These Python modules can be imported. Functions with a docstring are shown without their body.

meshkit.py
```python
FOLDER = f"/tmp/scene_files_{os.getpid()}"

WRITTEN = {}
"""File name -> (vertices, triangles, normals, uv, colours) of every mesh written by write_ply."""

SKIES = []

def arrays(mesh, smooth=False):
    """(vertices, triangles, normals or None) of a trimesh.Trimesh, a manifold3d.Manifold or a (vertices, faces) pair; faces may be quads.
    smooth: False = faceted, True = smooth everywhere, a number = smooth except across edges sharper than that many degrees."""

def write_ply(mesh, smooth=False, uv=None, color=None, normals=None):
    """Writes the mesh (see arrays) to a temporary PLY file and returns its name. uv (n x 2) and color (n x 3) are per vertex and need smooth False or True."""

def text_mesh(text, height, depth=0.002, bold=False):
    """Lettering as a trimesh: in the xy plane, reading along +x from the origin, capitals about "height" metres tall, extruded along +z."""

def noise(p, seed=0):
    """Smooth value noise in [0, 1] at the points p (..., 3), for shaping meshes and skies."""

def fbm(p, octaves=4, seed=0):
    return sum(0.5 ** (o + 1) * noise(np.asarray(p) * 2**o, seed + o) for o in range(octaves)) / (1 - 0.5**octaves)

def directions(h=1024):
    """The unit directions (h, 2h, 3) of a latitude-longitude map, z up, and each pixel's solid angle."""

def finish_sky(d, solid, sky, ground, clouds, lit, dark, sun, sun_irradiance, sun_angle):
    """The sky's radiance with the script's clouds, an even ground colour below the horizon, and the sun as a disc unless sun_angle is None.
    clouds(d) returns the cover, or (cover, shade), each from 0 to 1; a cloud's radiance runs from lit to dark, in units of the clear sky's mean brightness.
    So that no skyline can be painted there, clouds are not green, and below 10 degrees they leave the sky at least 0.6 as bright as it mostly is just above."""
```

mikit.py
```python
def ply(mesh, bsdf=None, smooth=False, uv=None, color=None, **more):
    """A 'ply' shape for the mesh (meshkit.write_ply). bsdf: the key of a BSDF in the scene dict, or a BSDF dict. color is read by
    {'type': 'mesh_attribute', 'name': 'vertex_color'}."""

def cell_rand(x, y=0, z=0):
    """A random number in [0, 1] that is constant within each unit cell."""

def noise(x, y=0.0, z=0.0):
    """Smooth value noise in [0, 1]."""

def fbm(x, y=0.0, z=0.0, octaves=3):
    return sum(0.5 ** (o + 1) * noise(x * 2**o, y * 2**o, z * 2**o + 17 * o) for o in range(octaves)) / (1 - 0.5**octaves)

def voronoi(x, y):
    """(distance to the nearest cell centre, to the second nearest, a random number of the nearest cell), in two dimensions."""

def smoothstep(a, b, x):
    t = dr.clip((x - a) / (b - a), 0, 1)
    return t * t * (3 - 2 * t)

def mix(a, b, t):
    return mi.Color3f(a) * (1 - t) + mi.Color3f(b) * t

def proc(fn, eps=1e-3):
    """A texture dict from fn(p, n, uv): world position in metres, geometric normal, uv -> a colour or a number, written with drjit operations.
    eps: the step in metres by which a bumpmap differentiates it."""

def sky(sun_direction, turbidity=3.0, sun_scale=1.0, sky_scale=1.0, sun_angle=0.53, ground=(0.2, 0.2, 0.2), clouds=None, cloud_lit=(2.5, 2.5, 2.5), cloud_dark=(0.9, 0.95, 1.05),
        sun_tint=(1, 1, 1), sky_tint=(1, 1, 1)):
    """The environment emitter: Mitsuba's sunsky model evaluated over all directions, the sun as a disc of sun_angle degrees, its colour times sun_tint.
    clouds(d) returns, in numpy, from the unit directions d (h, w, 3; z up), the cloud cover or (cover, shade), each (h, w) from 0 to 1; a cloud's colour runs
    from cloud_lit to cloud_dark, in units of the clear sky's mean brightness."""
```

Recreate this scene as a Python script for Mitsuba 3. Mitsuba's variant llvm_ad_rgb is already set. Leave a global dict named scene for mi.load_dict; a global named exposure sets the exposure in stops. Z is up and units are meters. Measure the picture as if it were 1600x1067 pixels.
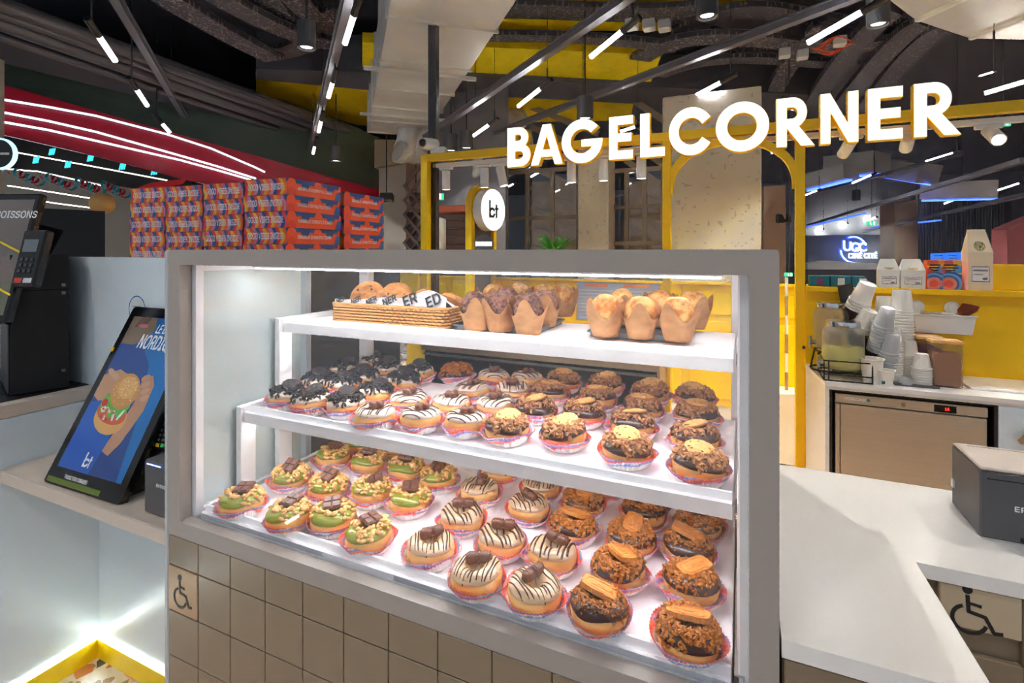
import math, numpy as np, trimesh, mitsuba as mi, mikit, meshkit, drjit as dr
import manifold3d as m3
from shapely.geometry import Polygon, Point, LineString, box as sbox, MultiPolygon
from shapely.ops import unary_union
from shapely import affinity
T = mi.ScalarTransform4f
PI = math.pi
# ---------------------------------------------------------------- camera, ambient light, exposure
EYE, TURN, FOCAL, HORIZON = 1.55, 0.42404, 794.2, 391.0
cs, sn = math.cos(TURN), math.sin(TURN)
exposure = 0.28
scene, labels = {}, {}
scene['camera'] = {'type': 'perspective', 'fov': math.degrees(2 * math.atan(800 / FOCAL)), 'fov_axis': 'x',
                   'principal_point_offset_y': (533.5 - HORIZON) / 1067, 'near_clip': 0.05, 'far_clip': 200.0,
                   'to_world': T().look_at(origin=[0, 0, EYE], target=[-sn, cs, EYE], up=[0, 0, 1])}
scene['ambient'] = {'type': 'constant', 'radiance': {'type': 'rgb', 'value': [0.34, 0.38, 0.43]}}


def at(px, py, d):                       # the point at depth d on the sight line of a place in the photograph
    x, z = (px - 800) / FOCAL, (HORIZON - py) / FOCAL
    return np.array([(x * cs - sn) * d, (x * sn + cs) * d, EYE + z * d])


def at_y(px, py, y):
    r = at(px, py, 1.0)
    return at(px, py, y / r[1])


def at_x(px, py, x):
    r = at(px, py, 1.0)
    return at(px, py, x / r[0])


def at_z(px, py, z):
    r = at(px, py, 1.0)
    return at(px, py, (z - EYE) / (r[2] - EYE))


# ---------------------------------------------------------------- materials
def C(r, g, b):
    v = np.array([r, g, b], float) / 255
    return np.where(v <= 0.04045, v / 12.92, ((v + 0.055) / 1.055) ** 2.4).tolist()


def rgb(c):
    return {'type': 'rgb', 'value': list(map(float, c))}


def mat(name, col, rough=0.5, metal=0.0, spec=0.4, bump=None, bscale=0.001, **kw):
    base = col if isinstance(col, dict) else rgb(C(*col))
    b = {'type': 'principled', 'base_color': base, 'roughness': rough, 'metallic': metal, 'specular': spec, **kw}
    if bump is not None:
        b = {'type': 'bumpmap', 'arbitrary': bump, 'scale': bscale, 'bsdf': b}
    scene['mat_' + name] = {'type': 'twosided', 'bsdf': b}
    return 'mat_' + name


VC = {'type': 'mesh_attribute', 'name': 'vertex_color'}
mat('print', VC, 0.45)
mat('paper_print', VC, 0.7, spec=0.2)
mat('screen_print', VC, 0.15, spec=0.5)
mat('white', (236, 236, 238), 0.35)
mat('shelf_white', (240, 240, 243), 0.4)
mat('frosted', (194, 207, 205), 0.35)
mat('kraft_cream', (240, 218, 182), 0.7)
mat('rope_dark', (150, 98, 50), 0.8)  # darker rope tone for the shade between woven strands
mat('plaque_stone', (186, 168, 140), 0.5)
mat('lime_dark', (84, 100, 30), 0.3)  # tone of the reflection painted on the tablet bezel
mat('paper_white', (243, 242, 244), 0.8, spec=0.1)
mat('taupe', (156, 148, 141), 0.45)
mat('trim_grey', (184, 188, 190), 0.4, 0.15)
mat('black', (16, 17, 19), 0.4)
mat('black_matte', (22, 23, 26), 0.75)
mat('black_gloss', (9, 9, 11), 0.12)
mat('dark_grey', (52, 55, 58), 0.5)
mat('anthracite', (70, 70, 73), 0.45)
mat('chrome', (215, 215, 215), 0.15, 1.0)
mat('grey_metal', (120, 124, 128), 0.35, 0.9)
mat('yellow', (250, 196, 0), 0.42)
mat('yellow_bright', (255, 214, 10), 0.4)
mat('wall_panel', (216, 229, 236), 0.3)
mat('ledge', (205, 190, 176), 0.45)
mat('ledge_edge', (178, 164, 158), 0.45)
mat('corian', (238, 234, 228), 0.22, spec=0.5)
mat('laminate', (226, 220, 208), 0.4)
mat('red_fascia', (170, 16, 40), 0.35)
mat('red_flag', (225, 25, 25), 0.6)
mat('green_wall', (40, 56, 50), 0.6)
mat('ceiling_black', (36, 39, 46), 0.85)
mat('tray_black', (68, 69, 74), 0.45, 0.3)
mat('track_black', (78, 80, 86), 0.4, 0.2)
mat('white_plastic', (232, 228, 220), 0.4)
mat('cup_white', (236, 232, 222), 0.6)
mat('clear_plastic', (225, 228, 230), 0.12, spec_trans=0.0)
mat('choc_dark', (58, 34, 26), 0.25, spec=0.5)
mat('choc_milk', (104, 66, 52), 0.35)
mat('choc_malt', (110, 68, 52), 0.28)
mat('choc_drizzle', (60, 34, 28), 0.3)
mat('crumb_black', (34, 31, 33), 0.6)
mat('oreo_cookie', (50, 42, 42), 0.7)
mat('glaze_green', (134, 138, 44), 0.18, spec=0.6)
mat('glaze_beige', (208, 176, 140), 0.2, spec=0.6)
mat('glaze_cream', (228, 206, 184), 0.25, spec=0.5)
mat('rope', (214, 160, 96), 0.7)
mat('glue_print', (40, 40, 44), 0.6)
mat('teal_box', (20, 96, 108), 0.5)
mat('pink_wall', (150, 84, 86), 0.7)
mat('brown_pillar', (150, 126, 108), 0.7)
mat('brick_red', (150, 74, 52), 0.8)
mat('shutter', (70, 52, 46), 0.5)
mat('wood_mop', (150, 118, 92), 0.5)
mat('coffee_powder', (138, 98, 76), 0.7)
mat('purple', (96, 52, 86), 0.5)
mat('foil', (96, 40, 26), 0.2, 0.5)
mat('lime', (150, 170, 40), 0.4)
mat('orange_wire', (235, 90, 50), 0.5)
mat('window_frame', (120, 112, 98), 0.5)
mat('concrete_block', (160, 148, 126), 0.85)
mat('slat', (140, 140, 142), 0.6)
mat('far_grey', (150, 152, 156), 0.8)
mat('far_dark', (104, 107, 114), 0.8)
mat('grass_green', (60, 130, 50), 0.7)
mat('sand_wall', (170, 160, 146), 0.7)


def f_terrazzo(p, n, uv):
    d1, d2, w = mikit.voronoi(p.x * 13 + 0.7 * mikit.noise(p.x * 9, p.y * 9), p.y * 13 + 0.7 * mikit.noise(p.x * 8, p.y * 8, 5.0))
    chip = mikit.smoothstep(0.10, 0.16, d2 - d1) * dr.select(w > 0.5, 1.0, 0.0)
    c = mikit.mix(C(226, 150, 96), C(196, 104, 60), mikit.smoothstep(0.6, 0.75, w))
    c = mikit.mix(c, C(74, 80, 74), dr.select(w > 0.8, 1.0, 0.0))
    e1, e2, v = mikit.voronoi(p.x * 34, p.y * 34)
    small = mikit.smoothstep(0.12, 0.2, e2 - e1) * dr.select(v > 0.72, 1.0, 0.0)
    base = mikit.mix(C(244, 232, 214), C(180, 150, 118), small)
    return mikit.mix(base, c, chip)


def f_concrete(p, n, uv):
    k = mikit.fbm(p.x * 3 + p.y * 3, p.z * 3, p.y * 2, 4)
    h = mikit.smoothstep(0.86, 0.92, mikit.noise(p.x * 34 + p.y * 34, p.z * 34))
    return mikit.mix(mikit.mix(C(192, 176, 154), C(214, 198, 176), k), C(140, 124, 108), h * 0.45)


def f_steel(p, n, uv):
    k = mikit.fbm(p.x * 5 + p.y * 5, p.z * 900, 0.0, 2)
    return mikit.mix(C(184, 168, 146), C(198, 182, 160), k)


def f_duct(p, n, uv):
    k = mikit.fbm(p.x * 2.2, p.y * 2.2, p.z * 2, 4)
    return mikit.mix(C(186, 182, 174), C(226, 222, 214), k)


def f_soffit(p, n, uv):
    k = mikit.fbm(p.x * 14, p.y * 14, p.z * 14, 3)
    return mikit.mix(C(226, 184, 0), C(250, 214, 20), k)


def f_soffit_b(p, n, uv):
    return mikit.fbm(p.x * 16, p.y * 16, p.z * 16, 3)


def f_dough(p, n, uv):
    k = mikit.fbm(p.x * 60, p.y * 60, p.z * 60, 3)
    return mikit.mix(C(228, 164, 84), C(248, 208, 138), k)


def f_cookie(p, n, uv):
    k = mikit.fbm(p.x * 220, p.y * 220, p.z * 220, 3)
    return mikit.mix(C(196, 136, 74), C(232, 184, 118), k)


def f_bigcookie(p, n, uv):
    k = mikit.fbm(p.x * 90, p.y * 90, p.z * 90, 4)
    return mikit.mix(C(128, 76, 34), C(186, 128, 70), k)


def f_biscuit(p, n, uv):
    k = mikit.fbm(p.x * 300, p.y * 300, p.z * 300, 3)
    return mikit.mix(C(188, 116, 48), C(222, 150, 76), k)


def f_muffin(p, n, uv):
    k = mikit.fbm(p.x * 70, p.y * 70, p.z * 70, 4)
    return mikit.mix(C(206, 128, 58), C(248, 204, 130), mikit.smoothstep(0.25, 0.7, k))


def f_chocmuffin(p, n, uv):
    k = mikit.fbm(p.x * 160, p.y * 160, p.z * 160, 4)
    return mikit.mix(C(66, 38, 32), C(142, 96, 78), mikit.smoothstep(0.25, 0.75, k))


def f_parch(p, n, uv):
    k = mikit.fbm(p.x * 40, p.y * 40, p.z * 60, 3)
    return mikit.mix(C(170, 116, 74), C(214, 166, 118), k)


def f_grain(p, n, uv):
    return mikit.mix(C(186, 130, 66), C(236, 194, 128), mikit.noise(p.x * 190, p.y * 190, p.z * 190))


def f_caramel(p, n, uv):
    return mikit.mix(C(118, 62, 22), C(206, 132, 62), mikit.noise(p.x * 260, p.y * 260, p.z * 260))


def f_nut(p, n, uv):
    return mikit.mix(C(120, 74, 46), C(208, 154, 108), mikit.noise(p.x * 240, p.y * 240, p.z * 240))


def f_tile(p, n, uv):
    k = mikit.fbm(p.x * 6, p.z * 6, p.y * 6, 3)
    return mikit.mix(C(122, 106, 85), C(133, 117, 96), k)


def f_brass(p, n, uv):
    k = mikit.fbm(p.x * 10 + p.z * 8, p.z * 18, p.y * 9, 3)
    return mikit.mix(C(140, 112, 84), C(176, 146, 114), k)


def f_block(p, n, uv):
    k = mikit.fbm(p.x * 5 + p.y * 5, p.z * 5, 0.0, 3)
    return mikit.mix(C(138, 126, 104), C(190, 176, 150), k)


def f_perf(p, n, uv):
    a = mikit.noise(p.x * 55, p.y * 55, p.z * 10)
    return mikit.mix(C(40, 41, 46), C(104, 100, 96), mikit.smoothstep(0.6, 0.8, a))


mat('terrazzo', mikit.proc(f_terrazzo), 0.3)
mat('concrete', mikit.proc(f_concrete), 0.85)
mat('steel', mikit.proc(f_steel), 0.34, 0.6)
mat('duct', mikit.proc(f_duct), 0.4, 0.25)
mat('soffit', mikit.proc(f_soffit), 0.85, bump=mikit.proc(f_soffit_b, 5e-3), bscale=0.05)
mat('dough', mikit.proc(f_dough), 0.6)
mat('cookie', mikit.proc(f_cookie), 0.8)
mat('big_cookie', mikit.proc(f_bigcookie), 0.8)
mat('biscuit', mikit.proc(f_biscuit), 0.7)
mat('muffin', mikit.proc(f_muffin), 0.7)
mat('choc_muffin', mikit.proc(f_chocmuffin), 0.7)
mat('parchment', mikit.proc(f_parch), 0.7, spec=0.2)
mat('tile', mikit.proc(f_tile), 0.28, spec=0.5)
mat('grout', (140, 124, 102), 0.8)
mat('brass_tile', mikit.proc(f_brass), 0.3, 0.3)
mat('block', mikit.proc(f_block), 0.9)
mat('grain', mikit.proc(f_grain), 0.6)
mat('crumb_caramel', mikit.proc(f_caramel), 0.8)
mat('crumb_nut', mikit.proc(f_nut), 0.8)
mat('perf', mikit.proc(f_perf), 0.5, 0.3)
scene['mat_pane'] = {'type': 'thindielectric', 'int_ior': 1.5}
scene['mat_jar'] = {'type': 'blendbsdf', 'weight': 0.13, 'a': {'type': 'thindielectric', 'int_ior': 1.5},
                   'b': {'type': 'twosided', 'bsdf': {'type': 'principled', 'base_color': rgb(C(225, 225, 215)), 'roughness': 0.15, 'specular': 0.8}}}
scene['mat_drink'] = {'type': 'blendbsdf', 'weight': 0.8, 'a': {'type': 'thindielectric', 'int_ior': 1.33, 'specular_transmittance': rgb([0.9, 0.85, 0.4])},
                     'b': {'type': 'twosided', 'bsdf': {'type': 'principled', 'base_color': rgb(C(216, 206, 104)), 'roughness': 0.3}}}
scene['mat_cup_clear'] = {'type': 'blendbsdf', 'weight': 0.35, 'a': {'type': 'thindielectric', 'int_ior': 1.45},
                          'b': {'type': 'twosided', 'bsdf': {'type': 'principled', 'base_color': rgb(C(226, 228, 230)), 'roughness': 0.2, 'specular': 0.7}}}
scene['mat_canister'] = {'type': 'blendbsdf', 'weight': 0.06, 'a': {'type': 'thindielectric', 'int_ior': 1.45},
                         'b': {'type': 'twosided', 'bsdf': {'type': 'principled', 'base_color': rgb(C(220, 200, 190)), 'roughness': 0.2}}}


# ---------------------------------------------------------------- mesh helpers
def cat(*ms):
    out = []
    for m in ms:
        out += m if isinstance(m, (list, tuple)) else [m]
    return trimesh.util.concatenate([m for m in out if m is not None])


def fresh(m):
    return m.copy()


def moved(m, loc=(0, 0, 0), rz=0.0, rx=0.0, ry=0.0, s=None):
    m = m.copy()
    if s is not None:
        m.apply_scale(s)
    R = trimesh.transformations.euler_matrix(rx, ry, rz, 'sxyz')
    R[:3, 3] = loc
    m.apply_transform(R)
    return m


def bx(x0, x1, y0, y1, z0, z1, ch=0.0):
    """A box between limits, its edges chamfered by ch."""
    x0, x1, y0, y1, z0, z1 = min(x0, x1), max(x0, x1), min(y0, y1), max(y0, y1), min(z0, z1), max(z0, z1)
    if ch <= 0:
        m = trimesh.creation.box((x1 - x0, y1 - y0, z1 - z0))
        m.apply_translation(((x0 + x1) / 2, (y0 + y1) / 2, (z0 + z1) / 2))
        return m
    ch = min(ch, (x1 - x0) / 2.1, (y1 - y0) / 2.1, (z1 - z0) / 2.1)
    pts = []
    for a, sx in ((x0, 1), (x1, -1)):
        for b, sy in ((y0, 1), (y1, -1)):
            for c, sz in ((z0, 1), (z1, -1)):
                pts += [(a, b + sy * ch, c + sz * ch), (a + sx * ch, b, c + sz * ch), (a + sx * ch, b + sy * ch, c)]
    return trimesh.convex.convex_hull(np.array(pts))


def hull(pts):
    return trimesh.convex.convex_hull(np.array(pts, float))


def grid(P, wrap=False):
    """P (n, m, 3): a sheet of quads; wrap closes the first direction."""
    P = np.asarray(P, float)
    n, m = P.shape[:2]
    i = np.arange(n if wrap else n - 1)
    j = np.arange(m - 1)
    I, J = np.meshgrid(i, j, indexing='ij')
    a = I * m + J
    b = ((I + 1) % n) * m + J
    q = np.stack([a, b, b + 1, a + 1], -1).reshape(-1, 4)
    f = np.vstack([q[:, [0, 1, 2]], q[:, [0, 2, 3]]])
    return trimesh.Trimesh(P.reshape(-1, 3), f, process=False)


def lathe(profile, n=32):
    p = np.asarray(profile, float)
    a = np.linspace(0, 2 * PI, n, endpoint=False)
    P = np.stack([np.outer(np.cos(a), p[:, 0]), np.outer(np.sin(a), p[:, 0]), np.tile(p[:, 1], (n, 1))], -1)
    return grid(P, True)


def tube(pts, r, n=8, closed=False, cap=True):
    p = np.asarray(pts, float)
    k = len(p)
    r = np.broadcast_to(np.asarray(r, float), (k,))
    if closed:
        t = np.roll(p, -1, 0) - np.roll(p, 1, 0)
    else:
        t = np.gradient(p, axis=0)
    t /= np.maximum(np.linalg.norm(t, axis=1, keepdims=True), 1e-12)
    up = np.array([0, 0, 1.0]) if abs(t[0, 2]) < 0.9 else np.array([1.0, 0, 0])
    x = np.cross(t[0], up)
    x /= np.linalg.norm(x)
    rings = []
    a = np.linspace(0, 2 * PI, n, endpoint=False)
    for q in range(k):
        x = x - t[q] * (x @ t[q])
        x /= max(np.linalg.norm(x), 1e-12)
        y = np.cross(t[q], x)
        rings.append(p[q] + r[q] * (np.outer(np.cos(a), x) + np.outer(np.sin(a), y)))
    P = np.array(rings)
    if closed:
        P = np.concatenate([P, P[:1]])
    m = grid(np.swapaxes(P, 0, 1), True)
    if cap and not closed:
        v = np.vstack([m.vertices, p[0], p[-1]])
        kk = P.shape[0]
        base = len(m.vertices)
        ring = np.arange(n)
        f0 = np.stack([ring * kk, ((ring + 1) % n) * kk, np.full(n, base)], 1)
        f1 = np.stack([((ring + 1) % n) * kk + kk - 1, ring * kk + kk - 1, np.full(n, base + 1)], 1)
        m = trimesh.Trimesh(v, np.vstack([m.faces, f0, f1]), process=False)
    return m


def bar(a, b, w, h, up=(0, 0, 1)):
    """A rectangular bar from a to b, w wide (sideways) and h high."""
    a, b = np.asarray(a, float), np.asarray(b, float)
    t = (b - a) / np.linalg.norm(b - a)
    s = np.cross(t, up)
    s /= np.linalg.norm(s)
    u = np.cross(s, t)
    pts = [p + i * s * w / 2 + j * u * h / 2 for p in (a, b) for i in (-1, 1) for j in (-1, 1)]
    return hull(pts)


def ext(poly, depth):
    gs = getattr(poly, 'geoms', [poly])
    return trimesh.util.concatenate([trimesh.creation.extrude_polygon(g, depth, engine='earcut') for g in gs if g.area > 1e-12])


def upright(m, y=0.0, flip=False):
    """A mesh drawn in xy (extruded along +z) stood up in the xz plane, its extrusion pointing to -y (towards the viewer of the front)."""
    m = m.copy()
    v = m.vertices.copy()
    m.vertices = np.stack([v[:, 0], y - v[:, 2], v[:, 1]], 1)
    return m


def frame_m(o, ex, ey):
    """Matrix from a local frame (x along ex, y along ey, z out of the face) to the world."""
    ex, ey = np.asarray(ex, float), np.asarray(ey, float)
    ex = ex / np.linalg.norm(ex)
    ey = ey - ex * (ex @ ey)
    ey /= np.linalg.norm(ey)
    M = np.eye(4)
    M[:3, 0], M[:3, 1], M[:3, 2], M[:3, 3] = ex, ey, np.cross(ex, ey), o
    return M


def put(m, M):
    m = m.copy()
    m.apply_transform(M)
    return m


def decal(layers, lift=0.0):
    """Flat print: (polygon, colour) from bottom to top, all in one plane, each cut by those above it."""
    vs, fs, cols, n = [], [], [], 0
    above = None
    for poly, col in reversed(layers):
        g = poly if above is None else poly.difference(above)
        above = poly if above is None else above.union(poly)
        for q in getattr(g, 'geoms', [g]):
            if q.geom_type != 'Polygon' or q.area < 1e-9:
                continue
            v, f = trimesh.creation.triangulate_polygon(q, engine='earcut')
            vs.append(np.column_stack([v, np.full(len(v), lift)]))
            fs.append(np.asarray(f) + n)
            cols.append(np.tile(C(*col), (len(v), 1)))
            n += len(v)
    m = trimesh.Trimesh(np.vstack(vs), np.vstack(fs), process=False)
    nz = m.face_normals[:, 2]
    m.faces[nz < 0] = m.faces[nz < 0][:, ::-1]
    return m, np.vstack(cols)


def ell(cx, cy, rx, ry, rot=0, n=32):
    a = np.linspace(0, 2 * PI, n, endpoint=False)
    return affinity.rotate(Polygon(np.stack([cx + rx * np.cos(a), cy + ry * np.sin(a)], 1)), rot, origin=(cx, cy))


def text(s, h, depth=0.0006, sx=1.0, bold=True, centre=False):
    m = meshkit.text_mesh(s, h, depth, bold)
    m.apply_scale([sx, 1, 1])
    if centre:
        b = m.bounds
        m.apply_translation([-(b[0, 0] + b[1, 0]) / 2, 0, 0])
    return m


# ---------------------------------------------------------------- scene helpers
_count = {}


def numbered(k):
    n = _count.get(k, 0)
    _count[k] = n + 1
    return k if n == 0 else f'{k}_{n:03d}'


def thing(name, label, category, group=None, kind=None):
    k = numbered(name)
    labels[k] = {'label': label, 'category': category}
    if group:
        labels[k]['group'] = group
    if kind:
        labels[k]['kind'] = kind
    return k


def struct(name, label, category='structure'):
    return thing(name, label, category, kind='structure')


def S(mesh, bsdf, smooth=False, color=None, emit=None, weight=None, **kw):
    d = mikit.ply(mesh, bsdf, smooth=smooth, color=color, **kw)
    if emit is not None:
        d['emitter'] = {'type': 'area', 'radiance': rgb(emit)}
        if weight is not None:
            d['emitter']['sampling_weight'] = float(weight)
    return d


def part(parent, name, shape, M=None, label=None, kind=None):
    k = numbered(parent + '__' + name)
    d = dict(shape)
    if M is not None:
        d['to_world'] = M if not isinstance(M, np.ndarray) else T(M)
    scene[k] = d
    if label or kind:
        labels[k] = {}
        if label:
            labels[k]['label'] = label
        if kind:
            labels[k]['kind'] = kind
    return k


def one(name, shape, label, category, group=None, M=None, kind=None):
    k = thing(name, label, category, group, kind)
    d = dict(shape)
    if M is not None:
        d['to_world'] = M if not isinstance(M, np.ndarray) else T(M)
    scene[k] = d
    return k


rng = np.random.default_rng(7)
# ================================================================ THE SETTING
CX0, CX1, CF, CB = -1.157, 0.043, 0.713, 1.300          # display case: left, right, front, back
k = struct('floor', 'terrazzo floor with orange and dark chips', 'floor')
scene[k] = S(bx(-14, 14, -3, 30, -0.1, 0), 'mat_terrazzo')
k = struct('ceiling', 'black painted slab ceiling above the hall', 'ceiling')
scene[k] = S(bx(-16, 14, -1.0, 30, 4.75, 4.95), 'mat_ceiling_black')
k = struct('wall_back', 'dark grey far wall of the hall', 'wall')
scene[k] = S(bx(-16, 14, 27, 27.3, 0, 4.75), 'mat_far_dark')
k = struct('wall_right', 'dark grey wall closing the hall to the right', 'wall')
scene[k] = S(bx(13.5, 13.8, 4, 27, 0, 4.75), 'mat_far_grey')

# left clad wall, plinth and the tablet shelf's wall
k = struct('wall_left', 'pale grey panel wall with a lit yellow plinth', 'wall')
WX, WY = -2.245, 1.125
part(k, 'side_panel', S(bx(WX - .03, WX, -0.6, WY + .03, 0.084, 0.985), 'mat_wall_panel'))
part(k, 'front_panel', S(bx(WX, -1.18, WY, WY + .02, 0.084, 0.815), 'mat_wall_panel'))
k = struct('trim_1', 'yellow plinth with a white light line along its top', 'plinth')
part(k, 'plinth_board', S(cat(bx(WX - .02, WX + .012, -0.6, WY, 0, 0.07), bx(WX, -1.18, WY - .012, WY + .02, 0, 0.07)), 'mat_yellow_bright'))
part(k, 'light_line', S(bx(WX, WX + .006, -0.6, WY - .002, 0.072, 0.082), 'mat_white', emit=[17, 20.5, 22.5], weight=.6), label='glowing white light line')
part(k, 'light_line', S(bx(WX + .006, -1.18, WY - .006, WY, 0.072, 0.082), 'mat_white', emit=[17, 20.5, 22.5], weight=.4), label='glowing white light line')

# partition behind the tablet shelf (seen through the case's left pane too)
k = thing('partition_panel', 'pale grey upright partition panel behind the leaning tablet, left of the display case', 'partition')
part(k, 'panel', S(bx(at_y(106, 402, WY)[0], -1.18, WY, WY + .022, 0.9, 1.524, .002), 'mat_wall_panel'))
ring = Point(0, 0).buffer(.05, 32).difference(Point(0, 0).buffer(.046, 32))
m, c = decal([(Point(0, 0).buffer(.046, 32), (214, 220, 224)), (ring, (60, 90, 150)), (sbox(-.026, .008, .026, .012), (110, 120, 140)), (sbox(-.02, -.004, .02, 0), (110, 120, 140))])
part(k, 'round_sticker', S(put(m, frame_m((-2.005, WY - .0006, 1.335), (1, 0, 0), (0, 0, 1))), 'mat_print', color=c), label='small round sticker with a thin blue ring')

# shelf in front of the partition
k = thing('tablet_shelf', 'beige stone shelf under the leaning order tablet', 'shelf')
part(k, 'slab', S(bx(WX, -1.175, 0.832, WY, 0.782, 0.822, .003), 'mat_ledge'))
# upper counter at the far left
k = thing('side_counter', 'beige counter top carrying the black cabinet at far left', 'counter')
part(k, 'slab', S(hull([(x, y, z) for x, y in ((WX + .01, 0.3), (WX - .005, WY - .001), (-3.4, WY - .001), (-3.4, 0.3)) for z in (0.987, 1.03)]), 'mat_ledge'))

# ---------------------------------------------------------------- tiled base below the display case
k = thing('tiled_counter_base', 'counter base clad in square beige tiles below the display case', 'counter')
BASE = k
part(k, 'body', S(bx(CX0 + .004, CX1, CF + .0055, CB, 0, 0.921), 'mat_grout'))
tile = S(bx(.0008, .0992, 0, .012, .0008, .0992, .0012), 'mat_tile')
tile_top = S(bx(.0008, .0992, 0, .012, .0008, .065, .0012), 'mat_tile')
for i in range(12):
    x = CX0 + .1 * i
    part(k, 'tile', tile_top, T().translate([x, CF, .8566]))
    for j in range(8):
        if i == 0 and j == 0:
            continue
        part(k, 'tile', tile, T().translate([x, CF, .7566 - .1 * j]))


def wheelchair(w):
    """The wheelchair pictogram, about w high, centred."""
    s = w / 1.0
    P = []
    P.append(Point(-.13, .43).buffer(.085, 16))
    P.append(LineString([(-.13, .32), (-.11, -.02), (.16, -.07), (.30, -.36), (.44, -.34)]).buffer(.035, cap_style=2))
    P.append(LineString([(-.12, .16), (.10, .13)]).buffer(.03, cap_style=2))
    a = np.radians(np.linspace(112, 345, 40))
    P.append(LineString([(-.10 + .28 * math.cos(t), -.18 + .28 * math.sin(t)) for t in a]).buffer(.034, cap_style=2))
    return affinity.scale(unary_union(P), s, s, origin=(0, 0))


wt = thing('wheelchair_plaque', 'brushed metal plaque with black wheelchair symbol, in the tiled base below the case', 'sign')
part(wt, 'plate', S(bx(CX0 + .001, CX0 + .0985, CF - .001, CF + .011, .7578, .8555, .0015), 'mat_brass_tile'))
part(wt, 'wheelchair_symbol', S(moved(upright(ext(wheelchair(.072), .0008)), (CX0 + .05, CF - .001, .806)), 'mat_black'), label='black wheelchair symbol')

# ================================================================ THE DISPLAY CASE
k = thing('display_case', 'taupe framed glass display case full of doughnuts', 'display case')
CASE = k
outer = sbox(CX0, .923, CX1, 1.551).buffer(-.006).buffer(.006, 6)
ring = outer.difference(sbox(-1.118, .957, .009, 1.518))
part(k, 'front_frame', S(moved(upright(ext(ring, .026)), (0, CF + .026, 0)), 'mat_taupe'))
part(k, 'corner_trim', S(bx(-1.1735, CX0 - .0005, CF, CF + .03, 0.0, 1.551, .004), 'mat_trim_grey'), label='grey aluminium corner trim running down the tiled base')
part(k, 'top_panel', S(bx(CX0, CX1, CF + .027, CB + .02, 1.53, 1.5505), 'mat_taupe'))
part(k, 'top_lining', S(bx(-1.118, .009, CF + .027, CB, 1.519, 1.529), 'mat_white'))
part(k, 'front_pane', S(bx(-1.117, .008, CF + .030, CF + .0305, .958, 1.517).slice_plane([0, CF + .0303, 0], [0, -1, 0]), 'mat_pane'), label='clear glass front pane')
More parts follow.
